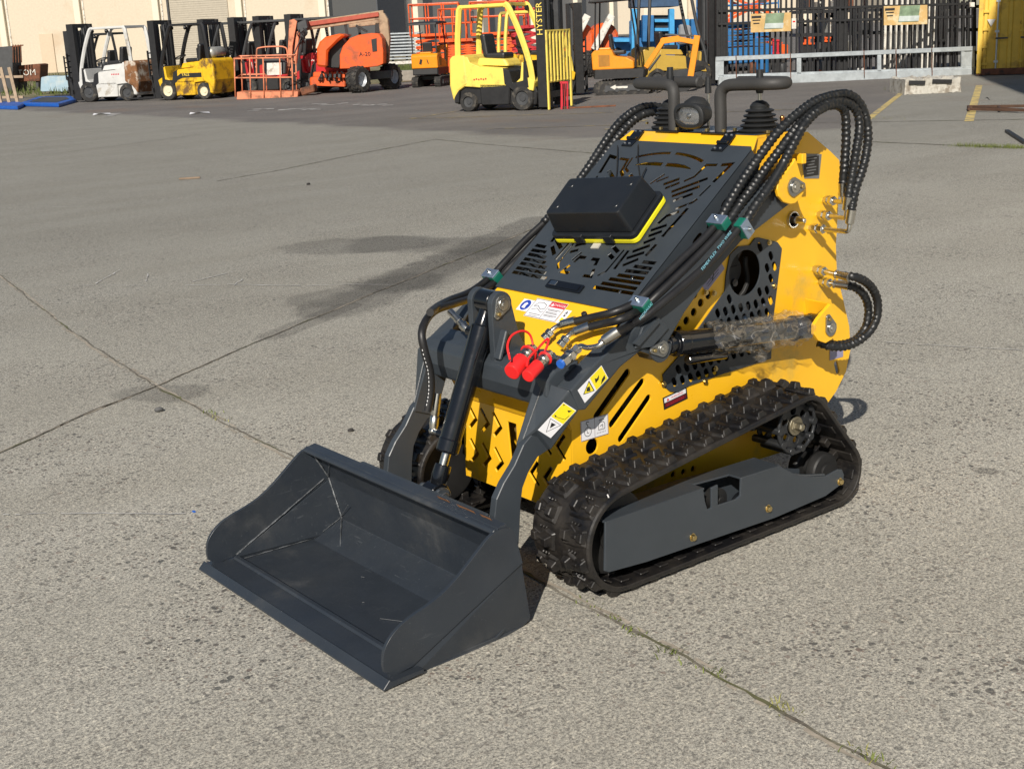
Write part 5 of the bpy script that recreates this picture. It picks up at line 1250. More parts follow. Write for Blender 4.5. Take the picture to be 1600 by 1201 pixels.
        if back:
            mb = MB(); 
            for k in range(8): mb.box((X+.17, -.52+k*.149, .98 if 0 < k < 7 else .72), (.035, .055, .92 if 0 < k < 7 else 1.42))
            mb.box((X+.17, 0, 1.44), (.03, 1.10, .03)); mb.box((X+.165, 0, .52), (.02, 1.10, .04)); part('load_backrest', mb, body, m, .005)
        else:
            mb = MB(); 
            for y in (-.46, .46): mb.box((X+.15, y, .95), (.03, .05, .75))
            for k in range(5): mb.box((X+.15, 0, .66+k*.15), (.03, .92, .035))
            part('load_backrest', mb, FBLK, m)
        for y in (-.28, .28):
            if back: continue
            mb = MB(); mb.box((X+.19, y, .35), (.045, .11, .60)); mb.box((X+.66, y, .07), (.95, .11, .035)); part('fork', mb, FBLK, m, .004)
    if num:
        for sy in (-1, 1):
            mb = MB(); U = V((sy*-1, 0, 0)) if sy > 0 else V((1, 0, 0)); text_mb(mb, num, (-.74, sy*(W+.016), .78), U, Z_, .26, 0, .002); part('fleet_number', mb, WPST, t)
    if word:
        for sy, U in ((-1, V((0, 0, 1))), (1, V((0, 0, 1)))):
            mb = MB(); Wd = V((-1, 0, 0)) if sy < 0 else V((1, 0, 0)); text_mb(mb, word, (.975, sy*.4185, 1.66), U, Wd, .17, 0, .002); part('lettering', mb, FYEL, t)
    t.scale = (s*sx, s, s); return t

FG = 'forklifts parked across the yard'
hy = forklift('bright yellow forklift with black mast and slatted yellow load backrest, standing alone mid yard', 792, 171, -27, FYEL, FBLK, FYEL, FG, 1.0, back=True, word='HYSTER', rf=.235, rr=.185, pr=.062, mh=2.08)
wf = forklift('white forklift with badly rusted counterweight, leftmost in the row of forklifts', 188, 157, 157, FWHT, FWHT, FWHT, FG, 1.08, cw=RUST, rf=.27, rr=.225, sx=1.12, pr=.05)
yf = forklift('worn yellow forklift with black guard and a grey gas bottle, beside the rusted white one', 309, 154.5, 157, FYEL2, FYEL2, FBLK, FG, 1.06, tank=True, rim=RIMW, rf=.27, rr=.22, pr=.055)
forklift('dark forklift mostly hidden behind the white forklift with the rusted counterweight', 168, 150, 165, FGRY, FBLK, FBLK, FG, 1.02)
forklift('red forklift numbered 124 with dark guard behind the man basket of the orange boom lift', 383, 147, 160, FRED, FBLK, FGRY, FG, 1.06, num='124')
forklift('red bodied forklift with dark guard between the number 124 forklift and the orange boom lift', 432, 146, 166, FRED, FBLK, FGRY, FG, 1.06)
forklift('red forklift numbered 121 just behind the tall salmon jib of the orange boom lift', 470, 144.5, 160, FRED, FBLK, FGRY, FG, 1.06, num='121')
forklift('dark guarded red forklift behind the orange engine hood of the boom lift', 520, 143, 163, FRED, FBLK, FGRY, FG, 1.06)
forklift('black masted yellow forklift with grey seat deck behind the orange mini excavator', 1050, 137, 12, mat('plain machine yellow', (.46, .30, .05), .5, var=.06, bump=0), FGRY, FGRY, FG, .90, rf=.34, rr=.27, gh=2.45, mh=2.6)
forklift('yellow forklift seen through the frame of the bright yellow forklift', 838, 152, 10, FYEL2, FBLK, FYEL, FG, .95)
# small decals on the bright yellow truck
mb = MB(); [mb.box((-.42+k*.05, -.501, .60+.01*(k % 2)), (.03, .004, .03)) for k in range(6)]; mb2 = mb; q = part('decal', mb, CRIM, hy)
mb = MB(); text_mb(mb, 'YALE', (-.05, .503, .66), -X_, Z_, .11, 0, .002); part('lettering', mb, FYEL, yf)
mb = MB(); mb.yplate([(-.56, .58), (-.56, .70), (.10, .70), (.40, .52), (.36, .48), (.05, .58)], .4995, .5015); part('side_stripe', mb, FBLK, yf)
mb = MB(); [mb.box((-.40+k*.05, .501, .72), (.03, .004, .035)) for k in range(5)]; part('decal', mb, CRIM, wf)

# red steel stand before the yellow forklift
v = Vw('steel_stand', 'upright red steel stand in front of the bright yellow forklift mast', 'stand', 880, 171)
for a, b in ((876, 879), (886, 888)): v.slab('post', CRIM, [(a, 172), (b, 172), (b, 129), (a, 129)], 0, .05, .004)
v.slab('panel', CRIM, [(875, 131), (888, 131), (888, 127.5), (875, 127.5)], 0, .05, .004)
mb = MB(); q = v.p(882, 168); 
for k in range(3): mb.bar((q.x-.03+k*.035, 0, .05), (q.x-.03+k*.035, 0, .5), .01, .01)
part('bar', mb, CRIM, v.t)
mb = MB(); mb.box((.5, .1, .015), (1.0, .06, .03)); part('base_bar', mb, RSTB, v.t, .004)

# ---------------------------------------------------------------- orange boom lift
v = Vw('boom_lift', 'large orange articulated boom lift with salmon basket lowered in front of the red forklifts', 'boom lift', 520, 145)
def vt(v, name, m, pts, r, n=8, par=None, sp=0, closed=False):
    mb = MB(); q = [v.p(*p) for p in pts]; q = spline(q, sp) if sp else q; mb.tube(q, r, n, closed=closed); return part(name, mb, m, par or v.t)
def vbeam(v, name, m, a, b, w, h, par=None, bev=.01):
    mb = MB(); mb.bar(v.p(*a), v.p(*b), w, h, up=(0, 0, 1) if abs(a[0]-b[0]) > abs(a[1]-b[1]) else (0, 1, 0)); return part(name, mb, m, par or v.t, bev)
def vwheel(v, px, py, dd, r, w, rim, axis=-50):
    c = v.p(px, py, dd); a = radians(axis); d = V((cos(a), sin(a), 0)); e = bpy.data.objects.new('wheel', None); COL.objects.link(e); e.parent = v.t
    c.z = r
    mb = MB(); mb.lathe(c-d*w/2, c+d*w/2, [(0, r*.55), (0, r*.9), (w*.12, r*.985), (w*.88, r*.985), (w, r*.9), (w, r*.55)], 32, caps=False)
    x = d.orthogonal().normalized(); y = d.cross(x)
    for k in range(18):        # chevron lugs
        q = 2*pi*k/18
        for sg in (1, -1):
            a0 = q+(pi/18 if sg > 0 else 0); R0 = c+(x*cos(a0)+y*sin(a0))*r*.99; R1 = c+(x*cos(a0+.22)+y*sin(a0+.22))*r*.97+d*sg*w*.46; mb.bar(R0, R1, .045, .035, up=(x*cos(a0)+y*sin(a0)))
    part('tyre', mb, TYR, e)
    mb = MB(); mb.lathe(c-d*w/2, c+d*w/2, [(w*.3, .001), (w*.3, r*.4), (w*.1, r*.56), (w*.9, r*.56), (w*.62, r*.45), (w*.62, r*.2), (w*.75, r*.16), (w*.75, .001)], 24, caps=False); part('rim', mb, rim, e)
RIMG = mat('silver rim', (.5, .52, .55), .4, .3)
for a in ((560, 127, -1.0), (610, 121, .2), (497, 126, .9), (540, 121, 2.0)): vwheel(v, *a, .36, .34, RIMG, -35)
v.slab('chassis', ORG, [(492, 128), (600, 122), (600, 112), (492, 112)], 0, 1.0, .03, dref=.4)
v.slab('axle', FGRY, [(570, 126), (612, 122), (612, 110), (570, 112)], -.4, .1, .03)
v.slab('front_axle', ORG, [(484, 134), (540, 136), (540, 126), (510, 118), (484, 121)], -.6, -.2, .03)
v.slab('engine_hood', ORG, [(531, 108), (531, 86), (536, 72), (547, 60), (560, 55), (580, 52), (592, 53), (597, 60), (599, 80), (599, 100), (590, 104), (560, 107)], -1.0, .4, .10)
v.slab('tank_hood', ORG, [(495, 104), (495, 76), (499, 66), (508, 58), (530, 53), (540, 55), (526, 66), (512, 80), (511, 106)], -.9, 1.1, .08)
v.slab('hood_gap', FBLK, [(509, 106), (510, 64), (535, 58), (540, 72), (530, 107)], -.6, .6, .02)
v.slab('vent_window', FBLK, [(580, 62), (588, 60), (589, 80), (582, 81)], -1.02, -1.0, .0)
mb = MB(); q = v.p(570, 85, -1.01); text_mb(mb, 'A-20', q, X_, Z_, .16, 0, .004); part('lettering', mb, FBLK, v.t)
BRB = mat('boom beige', (.34, .24, .15), .6, var=.15, dirt=(.12, .07, .04), dirt_amt=.4, dscale=3, bump=0)
REDB = mat('boom dull red', (.36, .07, .04), .6, var=.15)
vbeam(v, 'upper_boom', BRB, (478, 41, .3), (600, 23, .3), .22, .24); vbeam(v, 'inner_boom', REDB, (482, 38, .18), (592, 22.5, .18), .10, .12)
vbeam(v, 'lower_boom', BRB, (545, 38, .3), (600, 32, .3), .2, .2)
v.slab('riser', BRB, [(592, 24), (600, 20), (606, 30), (609, 60), (607, 98), (600, 104), (596, 70), (592, 40)], .1, .5, .02)
v.slab('riser_ram', FBLK, [(586, 36), (596, 34), (596, 52), (586, 52)], .2, .4, .01)
v.slab('jib', SAL, [(452, 32), (459, 30), (464, 34), (457, 72), (455, 112), (449, 112), (450, 74)], -.3, -.1, .01)
v.slab('jib', SAL, [(463, 50), (468, 48), (463, 100), (458, 100)], -.2, 0, .01)
v.slab('jib_joint', FGRY, [(464, 36), (478, 30), (481, 44), (470, 52), (464, 46)], -.3, .4, .02)
vbeam(v, 'jib_ram', FBLK, (556, 40, .2), (574, 50, .2), .06, .06)
def vring(zs, xa, xb, d0, d1, r, m, nm):      # rectangular rail at pixel height
    vt(v, nm, m, [(xa[0], zs[0], d0), (xb[0], zs[1], d0), (xb[1], zs[3], d1), (xa[1], zs[2], d1)], r, 6, closed=True)
vring((92, 90, 88, 86), (365, 374), (455, 462), -1.6, -.8, .022, SAL, 'basket_rail')
vring((122, 121, 117, 115), (368, 376), (456, 463), -1.6, -.8, .02, SAL, 'basket_rail')
for a, b, d in ((366, 152, -1.6), (390, 153, -1.6), (411, 153, -1.6), (437, 152, -1.6), (456, 150, -1.6), (377, 150, -.8), (462, 147, -.8), (415, 149, -.8)):
    vt(v, 'basket_post', SAL, [(a, 91 if d < -1 else 88, d), (a+.03*(b-90), b, d)], .02, 6)
vt(v, 'basket_hoop', SAL, [(401, 120, -.8), (401, 82, -.8), (406, 75, -.8), (430, 73, -.8), (444, 74, -.8), (449, 82, -.8), (450, 118, -.8)], .022, 6, sp=4)
v.slab('basket_floor', SAL, [(370, 156), (465, 152.5), (466, 143), (370, 144)], -1.6, -.7, .01, dref=-1.6)
v.slab('control_box', FGRY, [(408, 92), (436, 90), (447, 98), (446, 116), (414, 117)], -1.45, -1.1, .03)
v.slab('control_panel', WPST, [(417, 99), (440, 98), (440, 117), (417, 118)], -1.47, -1.45, .0)
v.slab('hose_bundle', RSTB, [(441, 150), (470, 138), (490, 132), (492, 144), (462, 154), (443, 154)], -1.2, -.6, .03)

rh_ = random.Random(21)
for k in range(7):
    x0, y0 = rh_.uniform(466, 480), rh_.uniform(38, 50); vt(v, 'hose', FBLK, [(x0, y0, -.2), (x0+rh_.uniform(-8, 8), y0+12, -.35), (x0+rh_.uniform(-6, 6), y0+22, -.2)], .018, 6, sp=4)
for k in range(8):
    x0 = rh_.uniform(498, 536); vt(v, 'hose', FBLK, [(x0, 112, -.5), (x0+rh_.uniform(-8, 10), 118+rh_.uniform(0, 8), -.7), (x0+rh_.uniform(-5, 12), 128, -.5)], .02, 6, sp=4)
for k in range(6): v.slab('fitting', rh_.choice((FBLK, ORG, FGRY)), [(500+k*7, 122), (504+k*7, 122), (504+k*7, 116), (500+k*7, 116)], -.75, -.6, .01)
vt(v, 'cable_loop', FBLK, [(470, 60, -.4), (458, 90, -.6), (452, 120, -1.0), (470, 132, -.8)], .02, 6, sp=5)
# ---------------------------------------------------------------- mini excavators
def excavator(label, px, py, phi, col, s=1.0, boom=None, yaw_up=0, rh=2.05):
    t = thing('mini_excavator', label, 'excavator', G(px, py), YAWR+radians(phi), 'mini excavators parked in the yard')
    for y in (-.40, .40):
        mb = MB(); n = 26; out = []
        for cx, a0 in ((.55, -pi/2), (-.55, pi/2)):
            for k in range(9): a = a0+pi*k/8; out.append((cx+.17*cos(a), .17+.17*sin(a)))
        mb.yplate(out, y-.11, y+.11)
        for k in range(len(out)):
            a, b = V(out[k]), V(out[(k+1) % len(out)]); L = (b-a).length
            for j in range(max(1, int(L/.075))):
                q = a.lerp(b, (j+.5)/max(1, int(L/.075))); mb.box((q.x, y, q.y), (.03, .23, .03))
        part('track', mb, TYR, t, .004)
        mb = MB(); mb.box((0, y*1.29, .17), (.85, .02, .13)); 
        for k in range(4): mb.cyl((-.4+k*.27, y*1.25, .12), (-.4+k*.27, y*1.33, .12), .05)
        part('track_frame', mb, FGRY, t)
    mb = MB(); mb.box((0, 0, .30), (.6, .6, .14)); mb.box((.55, .0, .22), (.5, .12, .08)); part('undercarriage', mb, FBLK, t, .02)
    mb = MB(); mb.box((.85, 0, .16), (.03, .98, .26), R=Matrix.Rotation(.15, 3, 'Y')); part('dozer_blade', mb, FGRY, t, .01)
    up = bpy.data.objects.new('upper_body', None); COL.objects.link(up); up.parent = t; up.rotation_euler.z = radians(yaw_up)
    mb = MB(); mb.yplate([(-.72, .40), (.55, .40), (.58, .62), (-.70, .64)], -.45, .45); part('base_skirt', mb, FBLK, up, .03)
    mb = MB(); mb.yplate([(-.74, .62), (-.76, 1.02), (-.68, 1.10), (-.25, 1.10), (-.18, .94), (.12, .90), (.30, .80), (.30, .62)], -.46, .46); mb.box((-.45, .0, 1.12), (.3, .4, .06)); part('engine_hood', mb, col, up, .04, seg=2)
    mb = MB(); mb.box((-.44, -.463, .84), (.28, .006, .28)); part('side_grille', mb, mat('grille brown', (.35, .15, .01), .6), up)
    mb = MB(); mb.box((-.764, .12, .84), (.006, .08, .16), R=Matrix.Rotation(.3, 3, 'X')); mb.box((-.764, -.12, .84), (.006, .03, .14), R=Matrix.Rotation(-.3, 3, 'X')); part('rear_vent', mb, FBLK, up)
    mb = MB(); mb.box((-.12, 0, 1.02), (.34, .36, .10)); mb.box((-.30, 0, 1.26), (.08, .34, .42), R=Matrix.Rotation(-.12, 3, 'Y')); part('seat', mb, FBLK, up, .03, seg=2)
    for x, y, x2 in ((-.66, -.42, -.62), (-.66, .42, -.62), (.34, -.42, .22), (.34, .42, .22)):
        mb = MB(); mb.tube([(x, y, .66), (x, y, 1.4), (x2, y, rh)], .022, 6); part('canopy_post', mb, FBLK, up)
    mb = MB(); mb.yplate([(-.80, rh-.03), (-.76, rh+.05), (-.1, rh+.09), (.42, rh+.06), (.46, rh), (.4, rh+.01)], -.50, .50); part('canopy_roof', mb, FBLK, up, .02, seg=2)
    for y in (-.12, .12): mb = MB(); mb.cyl((.28, y, .7), (.36, y, 1.16), .012); mb.ball((.36, y, 1.17), .03); part('lever', mb, FBLK, up)
    # boom and arm in the x z plane
    B = boom or [(.55, .62), (1.0, 1.25), (1.35, 1.28), (1.78, 1.18)]
    mb = MB()
    for (a, b, h0) in ((B[0], B[1], .12), (B[1], B[2], .15), (B[2], B[3], .12)): mb.bar((a[0], 0, a[1]), (b[0], 0, b[1]), .12, h0, up=(0, 0, 1))
    mb.cyl((B[1][0], -.061, B[1][1]), (B[1][0], .061, B[1][1]), .08); mb.cyl((B[2][0], -.0605, B[2][1]), (B[2][0], .0605, B[2][1]), .08); part('boom', mb, col, up, .01)
    e = V((B[3][0], 0, B[3][1])); t2 = e+V((-.12, 0, -.85)) if not boom else e+V((.1, 0, -.7))
    mb = MB(); mb.bar(e+V((.06, 0, .16)), t2, .11, .15, up=(1, 0, 0)); part('dipper_arm', mb, col, up, .01)
    for a, b in (((.62, .55), ((B[0][0]+B[1][0])/2+.15, (B[0][1]+B[1][1])/2-.02)), ((B[1][0]+.05, B[1][1]+.14), (e.x+.05, e.z+.15))):
        mb = MB(); mb.cyl((a[0], 0, a[1]), (b[0], 0, b[1]), .035, .02, n=10); part('ram', mb, FGRY, up)
    mb = MB(); mb.yplate([(t2.x-.05, t2.z+.05), (t2.x+.12, t2.z+.02), (t2.x+.08, t2.z-.20), (t2.x-.12, t2.z-.36), (t2.x-.36, t2.z-.30), (t2.x-.30, t2.z-.22), (t2.x-.12, t2.z-.24), (t2.x-.04, t2.z-.12)], -.18, .18); part('bucket', mb, FBLK, up, .01)
    t.scale = (s, s, s); return t
ex1 = excavator('orange mini excavator with open canopy and raised boom standing right of the bright yellow forklift', 976, 146.5, -12, EXO, .88, rh=2.26)
mb = MB(); 
for sg in (-1,): mb.yplate([(-.30, .19), (-.16, .25), (-.16, .21), (.14, .21), (.14, .16), (-.16, .16), (-.16, .12)], -.528, -.525)
part('white_arrow', mb, WPST, ex1)
ex2 = excavator('small far mini excavator with its rear to the camera before the orange scissor lifts', 676, 135, 75, EXO, .86)

# ---------------------------------------------------------------- scissor lifts
def scissor(label, px, py, col, w=1.1, h=1.0, top=2.3, group='scissor lifts parked at the back', deep=1.8, rails=.95):
    v = Vw('scissor_lift', label, 'scissor lift', px, py, group); t = v.t
    mb = MB(); mb.box((0, deep/2, .45), (w*1.0, deep, .45)); part('base', mb, col, t, .03)
    for x in (-w*.42, w*.42):
        for y in (.2, deep-.2):
            mb = MB(); mb.lathe((x-.09, y, .24), (x+.09, y, .24), [(0, .1), (0, .22), (.02, .24), (.16, .24), (.18, .22), (.18, .1)], 16); part('wheel', mb, TYR, t)
    n = 4; z0 = .70; dz = (top-rails-z0)/n
    for k in range(n):
        for sg in (1, -1):
            mb = MB(); a = (-w*.42*sg, .15, z0+k*dz); b = (w*.42*sg, .15, z0+(k+1)*dz); mb.bar(a, b, .05, .08); part('scissor_arm', mb, col, t, .005); mb = MB(); mb.bar((a[0], deep-.15, a[2]), (b[0], deep-.15, b[2]), .05, .08); part('scissor_arm', mb, col, t, .005)
    mb = MB(); mb.box((0, deep/2, top-rails), (w*1.05, deep, .09)); part('platform', mb, col, t, .01)
    mb = MB()
    for z in (top, top-rails*.45):
        mb.tube([(-w*.52, 0, z), (w*.52, 0, z), (w*.52, deep, z), (-w*.52, deep, z)], .024, 6, closed=True)
    for x in (-.52, -.17, .17, .52):
        for y in (0, deep): mb.tube([(w*x, y, top-rails), (w*x, y, top)], .022, 6)
    part('guard_rail', mb, col, t)
    mb = MB(); mb.box((w*.3, .1, top-.25), (.22, .16, .3)); part('control_box', mb, FGRY, t, .01)
    return t
scissor('orange scissor lift behind the small mini excavator, leftmost of the orange lifts', 684, 128, ORG, 1.5, top=2.4)
scissor('orange scissor lift in the middle of three, seen left of the bright yellow forklift', 722, 127.5, ORG, 1.2, top=2.2)
scissor('orange scissor lift seen through the guard frame of the bright yellow forklift', 782, 126, ORG, 1.6, top=2.35)
scissor('narrow red scissor lift right behind the black mast end of the yellow forklift frame', 822, 126, FRED, .9, top=2.5)
v = Vw('lift_tower', 'tall blue lifting machine with pale blue panels behind the canopy of the orange mini excavator', 'lift machine', 1030, 118)
LBL = mat('machine light blue', (.05, .30, .58), .45, var=.15, bump=0); NVY = mat('machine navy', (.03, .07, .14), .5, var=.2, bump=0)
v.slab('body', FBLU, [(955, 100), (1090, 92), (1090, 62), (955, 58)], .3, 1.9, .04); v.slab('upper_body', LBL, [(988, 62), (1078, 60), (1078, 30), (988, 32)], .7, 1.7, .03)
for a, b, y0, y1, m in ((987, 996, 14, 92, LBL), (1004, 1022, 24, 66, FBLU), (1046, 1054, 14, 72, LBL), (1080, 1090, 30, 92, FBLU), (960, 984, 60, 66, LBL)): v.slab('panel', m, [(a, y1), (b, y1), (b, y0), (a, y0)], -.1, .3, .02)
v.slab('bay_shade', FBLK, [(1022, 56), (1046, 56), (1046, 24), (1022, 24)], .25, .68, 0)  # black slab painted in for the shade inside the machine
v.slab('top_platform', NVY, [(992, 12), (1062, 10), (1062, -6), (992, -4)], -.2, 1.8, .03)
for y in (30, 44): v.slab('cross_panel', LBL, [(1022, y+5), (1046, y+5), (1046, y), (1022, y)], .1, .24, .01)
v.slab('grey_tank', GRYT, [(1060, 70), (1082, 68), (1080, 40), (1062, 38)], -.4, -.1, .05)
for px in (965, 1000, 1075): vwheel(v, px, 110, .4, .42, .3, RIMG, -60)
v.slab('chassis', NVY, [(958, 116), (1086, 110), (1086, 96), (958, 98)], .5, 1.6, .03)
scissor('blue scissor lift seen through the bars at the left end of the sliding gate', 1160, 112, FBLU, 2.0, top=2.3)
scissor('orange scissor lift with raised rails beyond the left end of the sliding gate', 1180, 108, ORG, 2.0, top=4.6)
# orange boom hoods beyond the excavator
for i, (px, py, lab) in enumerate(((906, 122, 'faded orange boom lift with a cream beam across it, right of the black forklift mast'), (944, 120, 'orange boom lift hood behind the canopy posts of the orange mini excavator'))):
    v = Vw('boom_lift', lab, 'boom lift', px, py)
    v.slab('engine_hood', ORG, [(px-24, 110), (px-24, 60), (px-16, 42), (px-2, 36), (px+14, 38), (px+22, 52), (px+24, 110)], 0, 1.6, .12)
    v.slab('hood_seam', FBLK, [(px-3, 108), (px-3, 40), (px-1.6, 40), (px-1.6, 108)], -.01, 0, 0)
    v.slab('chassis', ORG, [(px-24, 118), (px+20, 117), (px+20, 108), (px-24, 108)], 0, 1.4, .03)
    for dx in (-18, 16): vwheel(v, px+dx, 112, .1, .40, .3, RIMG, -35)
    mb = MB(); mb.bar(v.p(px-16, 78, -.2), v.p(px+12, 24, -.2), .2, .25, up=(0, 1, 0)); part('beam', mb, WPST, v.t, .01)

# ---------------------------------------------------------------- warehouse
D0 = 100.
def WP(px, D): r = ray(px, 70); w = r*(D/r.dot(FH)); return V((w.x+CAM.x, w.y+CAM.y, 0))
A = WP(-160, 103); B = WP(516, 97.5); dl = (B-A).normalized(); WH = 11
wt = thing('warehouse', 'long cream warehouse with pale pilasters across the back left of the yard', 'building', A, atan2(dl.y, dl.x)); LW = (B-A).length
def lx(px):  # local x along the wall for a pixel column
    r = ray(px, 60); n_ = V((-dl.y, dl.x, 0)); t_ = (A-CAM).dot(n_)/r.dot(n_); return (CAM+r*t_-A).dot(dl)
def lz(px, py):
    r = ray(px, py); n_ = V((-dl.y, dl.x, 0)); t_ = (A-CAM).dot(n_)/r.dot(n_); return (CAM+r*t_).z
sgn = 1 if V((-dl.y, dl.x, 0)).dot(FH) > 0 else -1
mb = MB(); mb.box((LW/2, sgn*6, WH/2), (LW, 12, WH)); part('wall', mb, CREAM, wt)
for px in (-110, 9, 128, 250, 379, 508): mb = MB(); mb.box((lx(px), -sgn*.15, WH/2), (.50, .3, WH)); part('pilaster', mb, CRCOL, wt, .03); mb = MB(); mb.box((lx(px)+.42, -sgn*.03, WH/2), (.10, .06, WH)); part('downpipe', mb, WPST, wt)
x0, x1 = lx(271), lx(361); mb = MB(); mb.box(((x0+x1)/2, -sgn*.05, 3.0), (x1-x0, .08, 6.2))
for k in range(40): mb.box(((x0+x1)/2, -sgn*.10, .1+k*.155), (x1-x0-.1, .03, .07))
part('roller_door', mb, SHUT, wt); mb = MB(); mb.box((x0-.1, -sgn*.12, 3), (.14, .2, 6.4)); part('door_track', mb, FGRY, wt)
x0, x1 = lx(62), lx(83); mb = MB(); mb.box(((x0+x1)/2, -sgn*.05, 1.2), (x1-x0, .1, 3.3)); part('side_door', mb, DOORC, wt, .02)
# grey return wall, running away to the right
rd = (RH*.40+FH*.917).normalized(); B2 = B
gt = thing('warehouse', 'grey warehouse side wall receding behind the orange machines', 'building', B2, atan2(rd.y, rd.x))
nr = V((-rd.y, rd.x, 0)); inn = 1 if nr.dot(-RH) > 0 else -1
def gx(px): r = ray(px, 40); t_ = (B2-CAM).dot(nr)/r.dot(nr); return (CAM+r*t_-B2).dot(rd)
# facing wall pieces: broad grey front set back in steps so it reads as one long face
LG = gx(960) if gx(960) > 0 else 150
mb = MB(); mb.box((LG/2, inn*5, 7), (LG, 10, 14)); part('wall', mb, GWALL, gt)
for px in (650, 751, 833, 900, 956): mb = MB(); mb.box((gx(px), -inn*.25, 7), (.9*(1+gx(px)/90), .5, 14)); part('pilaster', mb, CRCOL, gt, .03)
mb = MB(); a, b = gx(590), gx(632); mb.box(((a+b)/2, -inn*.05, 3.2), (b-a, .12, 6.4)); part('doorway_shade', mb, mat('painted doorway shade', (.07, .075, .085), .7), gt)  # solid dark panel stands for the shade inside the doorway
mb = MB(); a, b = gx(797), gx(822); mb.box(((a+b)/2, -inn*.1, 6.6), (b-a, .15, 1.2)); part('high_window', mb, FBLK, gt, .0)
# distant cream block behind the gate
C1 = WP(956, 210); C2 = WP(1330, 190); d2 = (C2-C1).normalized()
ct_ = thing('warehouse', 'distant cream building behind the blue machines and the sliding gate', 'building', C1, atan2(d2.y, d2.x)); mb = MB(); mb.box(((C2-C1).length/2, (1 if V((-d2.y, d2.x, 0)).dot(FH) > 0 else -1)*8, 9), ((C2-C1).length, 16, 18)); part('wall', mb, CREAM, ct_)
for k in range(1, 6): mb = MB(); mb.box(((C2-C1).length*k/6, -.3*(1 if V((-d2.y, d2.x, 0)).dot(FH) > 0 else -1), 9), (.8, .6, 18)); part('pilaster', mb, CRCOL, ct_)
# verge and rail before the warehouse
VRG = mat('dry verge', (.12, .12, .05), .95, var=.4, dirt=(.28, .22, .14), dirt_amt=.6, dscale=.8, bump=.4, bscale=4)
mb = MB(); pts = [G(-200, 160), G(60, 152), G(135, 149), G(240, 148), G(480, 140), G(640, 128), G(700, 112), WP(700, 98), WP(-200, 104)]
for p in pts: p.z = .012
mb.add(pts, [tuple(range(len(pts)))]); tag(mb.build('verge', VRG, merge=False), kind='structure')
mb = MB(); rg = random.Random(8); TG = mat('verge grass', (.07, .09, .02), .9, var=.5, bump=0)
for k in range(1500):
    px = rg.uniform(-10, 135) if k % 3 else rg.uniform(600, 655); py = rg.uniform(118, 150) if px < 300 else rg.uniform(104, 118); o = G(px, py); h = rg.uniform(.1, .35)
    a = rg.uniform(0, 6.28); s_ = V((cos(a), sin(a), 0))*.03; mb.add([o-s_, o+s_, o+V((rg.uniform(-.1, .1), rg.uniform(-.1, .1), h))], [(0, 1, 2)])
tag(mb.build('verge_grass', TG, merge=False), 'rough dry grass on the verge behind the parked forklifts', 'grass', kind='stuff')
v = Vw('pipe_railing', 'thin grey pipe railing in front of the cream warehouse at far left', 'railing', 80, 112)
for yy in (87, 99): vt(v, 'rail', FGRY, [(34, yy+1, 0), (240, yy-3, 0)], .035, 6)
for px in (40, 97, 150, 205): vt(v, 'post', FGRY, [(px, 85, 0), (px, 111, 0)], .04, 6)
# stack of galvanised bars, concrete barrier
v = Vw('steel_stack', 'stack of galvanised steel bars beside the warehouse doorway behind the boom lift', 'steel stack', 632, 124)
rs = random.Random(2)
for k in range(9):
    y = 52+k*4.9; v.slab('steel_bar', GALV, [(607+rs.uniform(-2, 2), y), (657+rs.uniform(-3, 3), y-2), (657, y+.8), (607, y+2.6)], rs.uniform(0, .1), .9, .01)
for px in (612, 634, 652): v.slab('dunnage', FBLK, [(px, 50), (px+2, 50), (px+2, 96), (px, 97)], .2, .8, 0)
v.slab('plinth', WPST, [(606, 97), (658, 94), (658, 99), (606, 102)], 0, 1, .01)
v = Vw('concrete_block', 'low grey concrete block on the verge between the boom lift wheel and the small excavator', 'barrier', 634, 127)
v.slab('block', mat('old concrete', (.26, .24, .21), .9, var=.2, bump=.2), [(618, 128), (652, 126), (651, 110), (619, 111)], 0, .5, .03)

# ---------------------------------------------------------------- left edge clutter
v = Vw('steel_bin', 'rusty brown steel bin with white letters at the far left', 'bin', 45, 143)
v.slab('bin_body', RSTB, [(26, 128), (62, 127), (63, 101), (58, 100), (24, 103)], -.0, 1.0, .02)
mb = MB(); q = v.p(42, 114, -.02); text_mb(mb, 'TOM', q, X_, Z_, .34, 0, .01); part('lettering', mb, WPST, v.t)
v.slab('stand', FGRY, [(28, 142), (32, 142), (32, 127), (28, 127)], .1, .9, 0); v.slab('stand', FGRY, [(56, 142), (60, 142), (60, 127), (56, 127)], .1, .9, 0)
v = Vw('stillage_cage', 'dark steel cage box above the rusty bin at the left picture edge', 'cage', 10, 146)
v.slab('cage_box', FGRY, [(-30, 146), (20, 146), (20, 72), (-30, 76)], .5, 1.5, .02)
for k in range(4): v.slab('cage_bar', RSTB, [(20+k*4.3, 98), (21+k*4.3, 98), (20.5+k*4, 70), (19.3+k*4, 70)], .5, .55, 0)
v.slab('cage_rail', RSTB, [(18, 72), (36, 70), (36, 72), (18, 74)], .5, .55, 0)
v = Vw('timber_pallet', 'weathered timber pallet leaning on the dark cage at the left edge', 'pallet', 20, 165)
for k in range(4):
    a = -14+k*13; v.slab('board', WOOD, [(a, 163), (a+5, 163), (a-9, 105), (a-14, 106)], .0, .05, .006)
for y in (118, 150): v.slab('cross_bar', WOOD, [(-25, y+1), (36, y), (36, y+4), (-25, y+5)], .055, .12, .006)
v = Vw('plastic_sheet', 'pale blue sheeting draped on a stack beside the white forklift', 'sheet', 86, 147)
v.slab('sheet', PALE, [(63, 144), (64, 121), (74, 119), (90, 120), (104, 118), (108, 121), (108, 143), (98, 144), (84, 143)], 0, .9, .05)
v = Vw('wheelie_bin', 'small dark bin squeezed between the pale blue sheeting and the white forklift', 'bin', 113, 147)
